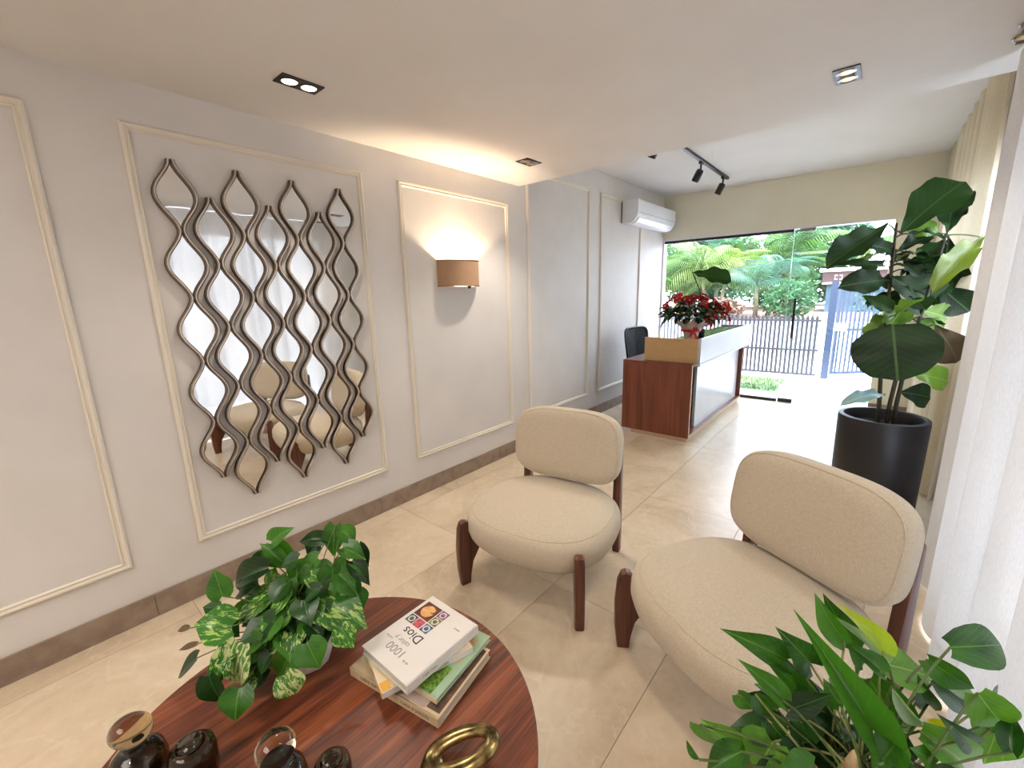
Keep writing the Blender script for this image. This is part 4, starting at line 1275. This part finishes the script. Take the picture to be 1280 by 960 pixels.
leaf_set('fig_leaf', p_fig, 4, fold=.22, droop=.35, wavy=.5, nl=12)
leaf_set('round_leaf', p_round, 1, fold=.14, droop=.2, wavy=.4, nl=12, nw=4)
leaf_set('lance_leaf', p_lance, 3, fold=.3, droop=.3)
_lm_cache = {}
def place_leaf(name, shape, mat, base, tip, width, parent, hint, rnd, jit=.5):
    k = (shape, rnd.randrange(len(LM[shape])), mat.name)
    if k not in _lm_cache:
        me = LM[k[0]][k[1]].copy(); me.materials.clear(); me.materials.append(mat); _lm_cache[k] = me
    o = bpy.data.objects.new(name, _lm_cache[k]); COL.objects.link(o)
    b = Vector(base); y = Vector(tip) - b; ln = y.length; y.normalize()
    h = Vector(hint) + Vector((rnd.uniform(-1, 1), rnd.uniform(-1, 1), rnd.uniform(-1, 1))) * jit
    z = h - y * h.dot(y)
    if z.length < 1e-3: z = y.orthogonal()
    z.normalize(); x = y.cross(z)
    m = Matrix((x * width, y * ln, z * ln)).transposed().to_4x4(); m.translation = b
    o.parent = parent
    o.matrix_world = m
    if parent is not None:
        o.matrix_parent_inverse = Matrix.Translation(-Vector(parent.location))
        o.matrix_basis = m
    return o
def curve3(a, b, bend, n=7):
    a, b, bend = Vector(a), Vector(b), Vector(bend)
    return [a.lerp(b, i / (n - 1)) + bend * (4 * (i / (n - 1)) * (1 - i / (n - 1))) for i in range(n)]

# ---- fiddle-leaf fig in a tall black planter
PX, PY = 2.725, 3.635
fg = thing('fiddle_leaf_fig', 'tall fiddle-leaf fig in a black cylinder planter by the curtains', 'plant', (PX, PY, 0))
lathe('planter', [(0, 0), (.222, 0), (.228, .01), (.236, .68), (.234, .70), (.228, .703), (.207, .703), (.203, .695), (.198, .60), (0, .60)], M['planter'], fg, 56)
auto_sharp(fg.children[0], 50)
lathe('soil', [(0, .648), (.10, .642), (.1985, .630)], M['soil'], fg, 32, cap=False)
rel = lambda pts: [(p[0] - PX, p[1] - PY, p[2]) for p in pts]
STEMS = [[(2.705, 3.58, .63), (2.695, 3.58, .80), (2.682, 3.59, .974), (2.668, 3.65, 1.325), (2.655, 3.74, 1.70), (2.648, 3.79, 1.93)],
         [(2.745, 3.60, .63), (2.748, 3.60, .80), (2.760, 3.638, .97), (2.752, 3.70, 1.325), (2.764, 3.80, 1.63)],
         [(2.782, 3.62, .63), (2.780, 3.61, .80), (2.792, 3.667, .98), (2.830, 3.76, 1.33), (2.890, 3.90, 1.84)]]
for s in STEMS: tube('stem', rel(s), [.013, .012, .011, .010, .008, .006][:len(s)], M['stem_dark'], fg, 8)
rnd = random.Random(11)
KM = {'n': 'fig', 'l': 'fig_light', 'y': 'fig_yellow', 'b': 'fig_brown', 'p': 'fig_sheen', 'r': 'fig'}
def nearest_stem(b):
    best = None
    for s in STEMS:
        for i in range(len(s) - 1):
            for q in (0, .25, .5, .75, 1):
                p = Vector(s[i]).lerp(Vector(s[i + 1]), q)
                d_ = (p - b).length + .6 * max(0, p.z - b.z)
                if best is None or d_ < best[0]: best = (d_, p)
    return best[1]
for (bx_, by_, bz_, tx_, ty_, tz_, w, k) in FIG_LEAVES:
    b = Vector((bx_, by_, bz_)); tp = Vector((tx_, ty_, tz_))
    for e in (b, tp):
        e.x = min(e.x, 3.07 if 3.05 < e.y < 4.0 else 2.93)
    hint = (-.1, -.9, .45) if k != 'r' else (-.05, -.9, .30)
    place_leaf('leaf', 'round_leaf' if k == 'r' else 'fig_leaf', M[KM[k]], b, tp, w * {'r': 1.02, 'y': 1.15}.get(k, 1.55), fg, hint, rnd, .24 if k != 'r' else .02)
    q = nearest_stem(b)
    if (q - b).length > .012: tube('petiole', rel(curve3(q, b, (0, 0, .01))), .0045, M['stem_green'] if k in 'ly' else M['stem_dark'], fg, 5)

for i in range(22):
    s = STEMS[i % 3]; zz = rnd.uniform(1.25, 1.85)
    for j in range(len(s) - 1):
        if s[j][2] <= zz <= s[j + 1][2]:
            q = Vector(s[j]).lerp(Vector(s[j + 1]), (zz - s[j][2]) / (s[j + 1][2] - s[j][2]))
    a = rnd.uniform(-PI, PI); d = Vector((math.cos(a), math.sin(a), rnd.uniform(-.2, .5)))
    b = q + d * .06; tp = b + (d + Vector((0, 0, rnd.uniform(-.9, .3)))).normalized() * rnd.uniform(.14, .22)
    tp.x = min(tp.x, 2.93)
    place_leaf('leaf', 'fig_leaf', M[rnd.choice(['fig', 'fig', 'fig_light'])], b, tp, rnd.uniform(.12, .16), fg, (d.x * .4, d.y * .4 - .3, .9), rnd, .25)
    tube('petiole', rel(curve3(q, b, (0, 0, .01))), .0045, M['stem_dark'], fg, 5)

# ---- trailing pothos on the coffee table
TX, TY = 1.335, .455
pt = thing('potted_pothos', 'trailing marbled pothos in a white pot on the coffee table', 'plant', (TX, TY, TZ))
lathe('pot', [(0, 0), (.052, 0), (.057, .006), (.076, .110), (.080, .113), (.078, .122), (.071, .122), (.066, .09), (0, .09)], M['pot_white'], pt, 28)
lathe('pot_wrap', [(.062, .004), (.080, .06), (.090, .112), (.102, .136), (.098, .137), (.087, .113), (.077, .06), (.0595, .006)], M['pot_white'], pt, 11, smooth=False)
lathe('soil', [(0, .108), (.069, .106)], M['soil'], pt, 20, cap=False)
rnd = random.Random(21)
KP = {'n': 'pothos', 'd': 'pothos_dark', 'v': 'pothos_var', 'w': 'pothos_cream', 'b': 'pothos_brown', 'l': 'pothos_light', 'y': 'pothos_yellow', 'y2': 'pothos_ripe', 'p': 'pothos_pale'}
SV = []; SF = []
for (bx_, by_, bz_, tx_, ty_, tz_, w, k) in TABLE_LEAVES:
    b = Vector((bx_, by_, max(bz_, TZ + .05))); tp = Vector((tx_, ty_, max(tz_, TZ + .032)))
    place_leaf('leaf', 'heart_leaf', M[KP[k]], b, tp, w * 1.42, pt, (.55, -.35, .75), rnd, .4)
    a = Vector((TX + rnd.uniform(-.05, .05), TY + rnd.uniform(-.05, .05), TZ + .11))
    pts = curve3(a, b, (0, 0, .01 + .02 * rnd.random()))
    tv, tf = tube_geo(pts, .0018, 5); kk = len(SV); SV += [v - Vector((TX, TY, TZ)) for v in tv]; SF += [tuple(i + kk for i in f) for f in tf]
# inner foliage between the outer leaves
for i in range(120):
    d = Vector((rnd.gauss(0, .6), rnd.gauss(0, .6), abs(rnd.gauss(.55, .4)))).normalized()
    p = Vector((TX - .04, TY + .01, TZ + .13)) + Vector((d.x * .125, d.y * .115, d.z * .15)) * rnd.uniform(.5, 1.15)
    tp = p + Vector((d.x, d.y, d.z * .3 - .5)).normalized() * rnd.uniform(.055, .085)
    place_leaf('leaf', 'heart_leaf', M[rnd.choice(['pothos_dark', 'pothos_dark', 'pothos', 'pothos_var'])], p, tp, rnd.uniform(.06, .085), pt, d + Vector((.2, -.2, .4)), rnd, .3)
    pts = curve3((TX + rnd.uniform(-.05, .05), TY + rnd.uniform(-.05, .05), TZ + .11), p, (0, 0, .03))
    tv, tf = tube_geo(pts, .0016, 5); kk = len(SV); SV += [v - Vector((TX, TY, TZ)) for v in tv]; SF += [tuple(i + kk for i in f) for f in tf]
o = obj('stems', SV, SF, M['stem_green'], pt, True); o['kind'] = 'stuff'

# ---- big pothos in the front right corner, on a small stand
QX, QY, QZ = 2.690, .885, .38
ps = thing('plant_stand', 'small round wooden stand below the front plant', 'stand', (QX, QY, 0))
lathe('top', [(0, QZ - .02), (.13, QZ - .02), (.13, QZ), (0, QZ)], M['table_wood'], ps, 32)
for i in range(3):
    a = 2 * PI * i / 3 + .5
    tube('leg', [(.09 * math.cos(a), .09 * math.sin(a), QZ - .02), (.12 * math.cos(a), .12 * math.sin(a), .008)], [.014, .010], M['table_wood'], ps)
fp = thing('potted_pothos', 'large leafy pothos filling the bottom right corner in front of the armchair', 'plant', (QX, QY, QZ))
lathe('pot', [(0, 0), (.085, 0), (.09, .006), (.115, .195), (.12, .205), (.112, .205), (.105, .16), (0, .16)], M['pot_white'], fp, 32)
lathe('soil', [(0, .192), (.1045, .188)], M['soil'], fp, 24, cap=False)
rnd = random.Random(33)
O_ = Vector((QX, QY, QZ))
for (bx_, by_, bz_, tx_, ty_, tz_, w, k) in FRONT_LEAVES:
    b = Vector((bx_, by_, bz_)); tp = Vector((tx_, ty_, tz_))
    for e in (b, tp): e.x = min(e.x, 2.895)
    place_leaf('leaf', 'heart_leaf' if w > .022 else 'lance_leaf', M[KP[k]], b, tp, w * 1.3, fp, (-.15, -.75, .65), rnd, .3)
    a = O_ + Vector((rnd.uniform(-.07, .07), rnd.uniform(-.07, .07), .19))
    tube('stem', [p - O_ for p in curve3(a, b, (rnd.uniform(-.02, .02), rnd.uniform(-.02, .02), .03))], .0023, M[rnd.choice(['stem_green', 'stem_pale', 'stem_green'])], fp, 6)
for i in range(64):
    a = rnd.uniform(0, 2 * PI); r = rnd.uniform(.02, .17)
    p = O_ + Vector((r * math.cos(a), r * math.sin(a), rnd.uniform(.21, .34)))
    tp = p + Vector((math.cos(a) * .6, math.sin(a) * .6, rnd.uniform(-.7, .3))).normalized() * rnd.uniform(.05, .08)
    tp.x = min(tp.x, 2.88)
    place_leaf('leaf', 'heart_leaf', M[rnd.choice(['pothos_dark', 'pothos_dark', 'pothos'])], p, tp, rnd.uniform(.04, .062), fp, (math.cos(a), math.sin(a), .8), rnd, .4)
    tube('stem', [q - O_ for q in curve3(O_ + Vector((rnd.uniform(-.07, .07), rnd.uniform(-.07, .07), .19)), p, (0, 0, .02))], .002, M['stem_green'], fp, 5)
# a pale carved piece and pebbles pushed into the soil
wd = lathe('driftwood', [(0, .15), (.030, .16), (.036, .21), (.028, .26), (.014, .305), (.006, .335), (0, .345)], M['tan_wood'], fp, 14, (-.012, -.02, 0))
for (x, y, z) in ((-.05, -.05, .20), (-.035, -.075, .195), (.03, -.07, .195)):
    superell('pebble', .018, .014, .011, 2, 2, M['pebble'], fp, (x, y, z), 14, 8)

# ---- poinsettia on the counter
KX, KY, KZ = 1.14, 4.66, 1.0405
po = thing('potted_poinsettia', 'red poinsettia wrapped in cream paper with a red ribbon on the reception counter', 'plant', (KX, KY, KZ)); 
lathe('pot', [(0, 0), (.062, 0), (.085, .11), (.088, .125), (.078, .125), (.07, .10), (0, .10)], M['tan_wood'], po, 24)
V = []; Fs = []
for j in range(6):
    t = j / 5
    for i in range(36):
        a = 2 * PI * i / 36
        r = .068 + .03 * t + (.075 * max(0, t - .55) / .45) * (1 + .25 * math.sin(a * 7) + .15 * math.sin(a * 11 + 1)) + .004 * math.sin(a * 18)
        V.append((r * math.cos(a), r * math.sin(a), .004 + .18 * t + (.025 * math.sin(a * 9) if j == 5 else 0)))
for j in range(5):
    for i in range(36): Fs.append((j * 36 + i, j * 36 + (i + 1) % 36, (j + 1) * 36 + (i + 1) % 36, (j + 1) * 36 + i))
obj('wrap', V, Fs, M['wrap'], po, True)
lathe('ribbon', [(.090, .075), (.0965, .08), (.0985, .098), (.094, .103)], M['ribbon'], po, 28)
for (a, h) in ((-.25, .055), (.5, .05)):
    pts = [(.10 * math.cos(-1.0) + .045 * math.sin(t_) * math.cos(a * 3), .10 * math.sin(-1.0) + .012 * math.sin(2 * t_), .09 + h * math.sin(t_) * math.sin(t_ / 2) * .8) for t_ in [PI * 2 * i / 16 for i in range(17)]]
    tube('bow_loop', pts, .007, M['ribbon'], po, 6)
for (dx, dz, m_) in ((.0, -.085, 'ribbon_pale'), (.05, -.075, 'ribbon'), (-.03, -.06, 'ribbon')):
    bm = bmesh.new()
    c0 = Vector((.10 * math.cos(-1.0), .10 * math.sin(-1.0), .085))
    rows = [(c0 + Vector((dx * t_, -.02 * t_, dz * t_)), .009 + .006 * t_) for t_ in (0, .35, .7, 1)]
    vs = [(bm.verts.new(c + Vector((-w, -.002, 0))), bm.verts.new(c + Vector((w, -.002, 0)))) for c, w in rows]
    for i in range(3): bm.faces.new((vs[i][0], vs[i][1], vs[i + 1][1], vs[i + 1][0]))
    done('ribbon_tail', bm, M[m_], po)
rnd = random.Random(44)
O_ = Vector((KX, KY, KZ))
LV = LM['lance_leaf']
V = []; Fs = []
def add_leaf(V, Fs, me, base, d, ln, w, hint):
    y = Vector(d).normalized(); z = Vector(hint) - y * Vector(hint).dot(y)
    if z.length < 1e-3: z = y.orthogonal()
    z.normalize(); x = y.cross(z); k = len(V)
    for v in me.vertices: V.append(Vector(base) + x * v.co.x * w + y * v.co.y * ln + z * v.co.z * ln)
    for p in me.polygons: Fs.append(tuple(i + k for i in p.vertices))
for i in range(150):
    a = rnd.uniform(0, 2 * PI); r = rnd.uniform(.03, .27) ; z = .18 + rnd.uniform(0, .20) * (1 - r * 1.6)
    add_leaf(V, Fs, rnd.choice(LV), (r * math.cos(a), r * math.sin(a), z + .02), (math.cos(a), math.sin(a), rnd.uniform(-.9, .2)), rnd.uniform(.08, .13), rnd.uniform(.04, .06), (math.cos(a) * .5, math.sin(a) * .5, 1))
o = obj('foliage', V, Fs, M['poin_leaf'], po, True); o['kind'] = 'stuff'
heads = []
for (dx, dy, z) in [(-.20, -.02, .29), (-.13, -.06, .345), (-.09, .03, .36), (-.05, -.09, .33), (.0, -.02, .35), (.03, .08, .35), (.06, -.09, .30), (.09, .0, .355), (.11, .10, .33), (.15, -.04, .31), (.18, .05, .30), (.20, -.02, .25), (.23, .06, .26), (.10, -.13, .22), (.245, -.05, .27), (.26, .02, .235), (.235, -.07, .20), (.20, -.1, .28), (.17, -.09, .24), (.22, .0, .205), (-.13, .10, .33), (-.02, .14, .33), (.08, -.13, .17)]:
    heads.append((dx, dy, z))
for (dx, dy, z) in heads:
    # spread runs across the view: local x -> image right
    dx, dy, z = dx * 1.42, dy * 1.15, .17 + (z - .17) * 1.35
    p = Vector((.764 * dx - .645 * dy, .645 * dx + .764 * dy, z + .01))
    nrm = Vector((p.x * 1.6, p.y * 1.6 - .08, .20)).normalized()
    V = []; Fs = []
    t1 = nrm.orthogonal().normalized(); t2 = nrm.cross(t1)
    for k in range(9):
        a = 2 * PI * k / 9 + rnd.uniform(-.2, .2); ln = rnd.uniform(.060, .088) * (1 if k % 2 else .75)
        d = t1 * math.cos(a) + t2 * math.sin(a) + nrm * rnd.uniform(-.25, .15)
        add_leaf(V, Fs, rnd.choice(LV), p + nrm * (.004 if k % 2 else .009), d, ln, ln * .55, nrm)
    h = obj('flower_head', V, Fs, M['bract'], po, True)
    superell('flower_eye', .008, .008, .006, 2, 2, M['poin_eye'], h, p + nrm * .014, 8, 6)
    tube('stem', curve3((p.x * .2, p.y * .2, .11), p - nrm * .004, (0, 0, .01), 5), .0035, M['stem_green'], h, 5)

# ---- a single tall leaf behind the poinsettia
sx, sy = 1.12, 5.02
sl = thing('single_leaf_plant', 'small potted plant with one large dark leaf on a tall stem behind the poinsettia', 'plant', (sx, sy, 1.0405))
lathe('pot', [(0, 0), (.05, 0), (.065, .07), (.058, .07), (.052, .055), (0, .055)], M['black_matte'], sl, 20)
tube('stem', [(0, 0, .05), (.02, -.01, .25), (-.02, .0, .48), (-.10, .01, .655), (-.115, -.02, .70), (-.10, -.04, .685)], [.007, .006, .006, .005, .004, .004], M['stem_dark'], sl, 6)
rnd = random.Random(3)
place_leaf('leaf', 'fig_leaf', M['fig'], (sx - .10, sy - .04, 1.725), (sx + .28, sy + .05, 1.625), .20, sl, (-.25, -.8, .5), rnd, .0)
for q, (a, l_) in enumerate(((.4, .10), (2.4, .09), (-1.2, .12))):
    place_leaf('leaf', 'lance_leaf', M['poin_leaf'], (sx, sy, 1.10), (sx + l_ * math.cos(a), sy + l_ * math.sin(a), 1.16), .05, sl, (0, -.3, 1), rnd, .1)
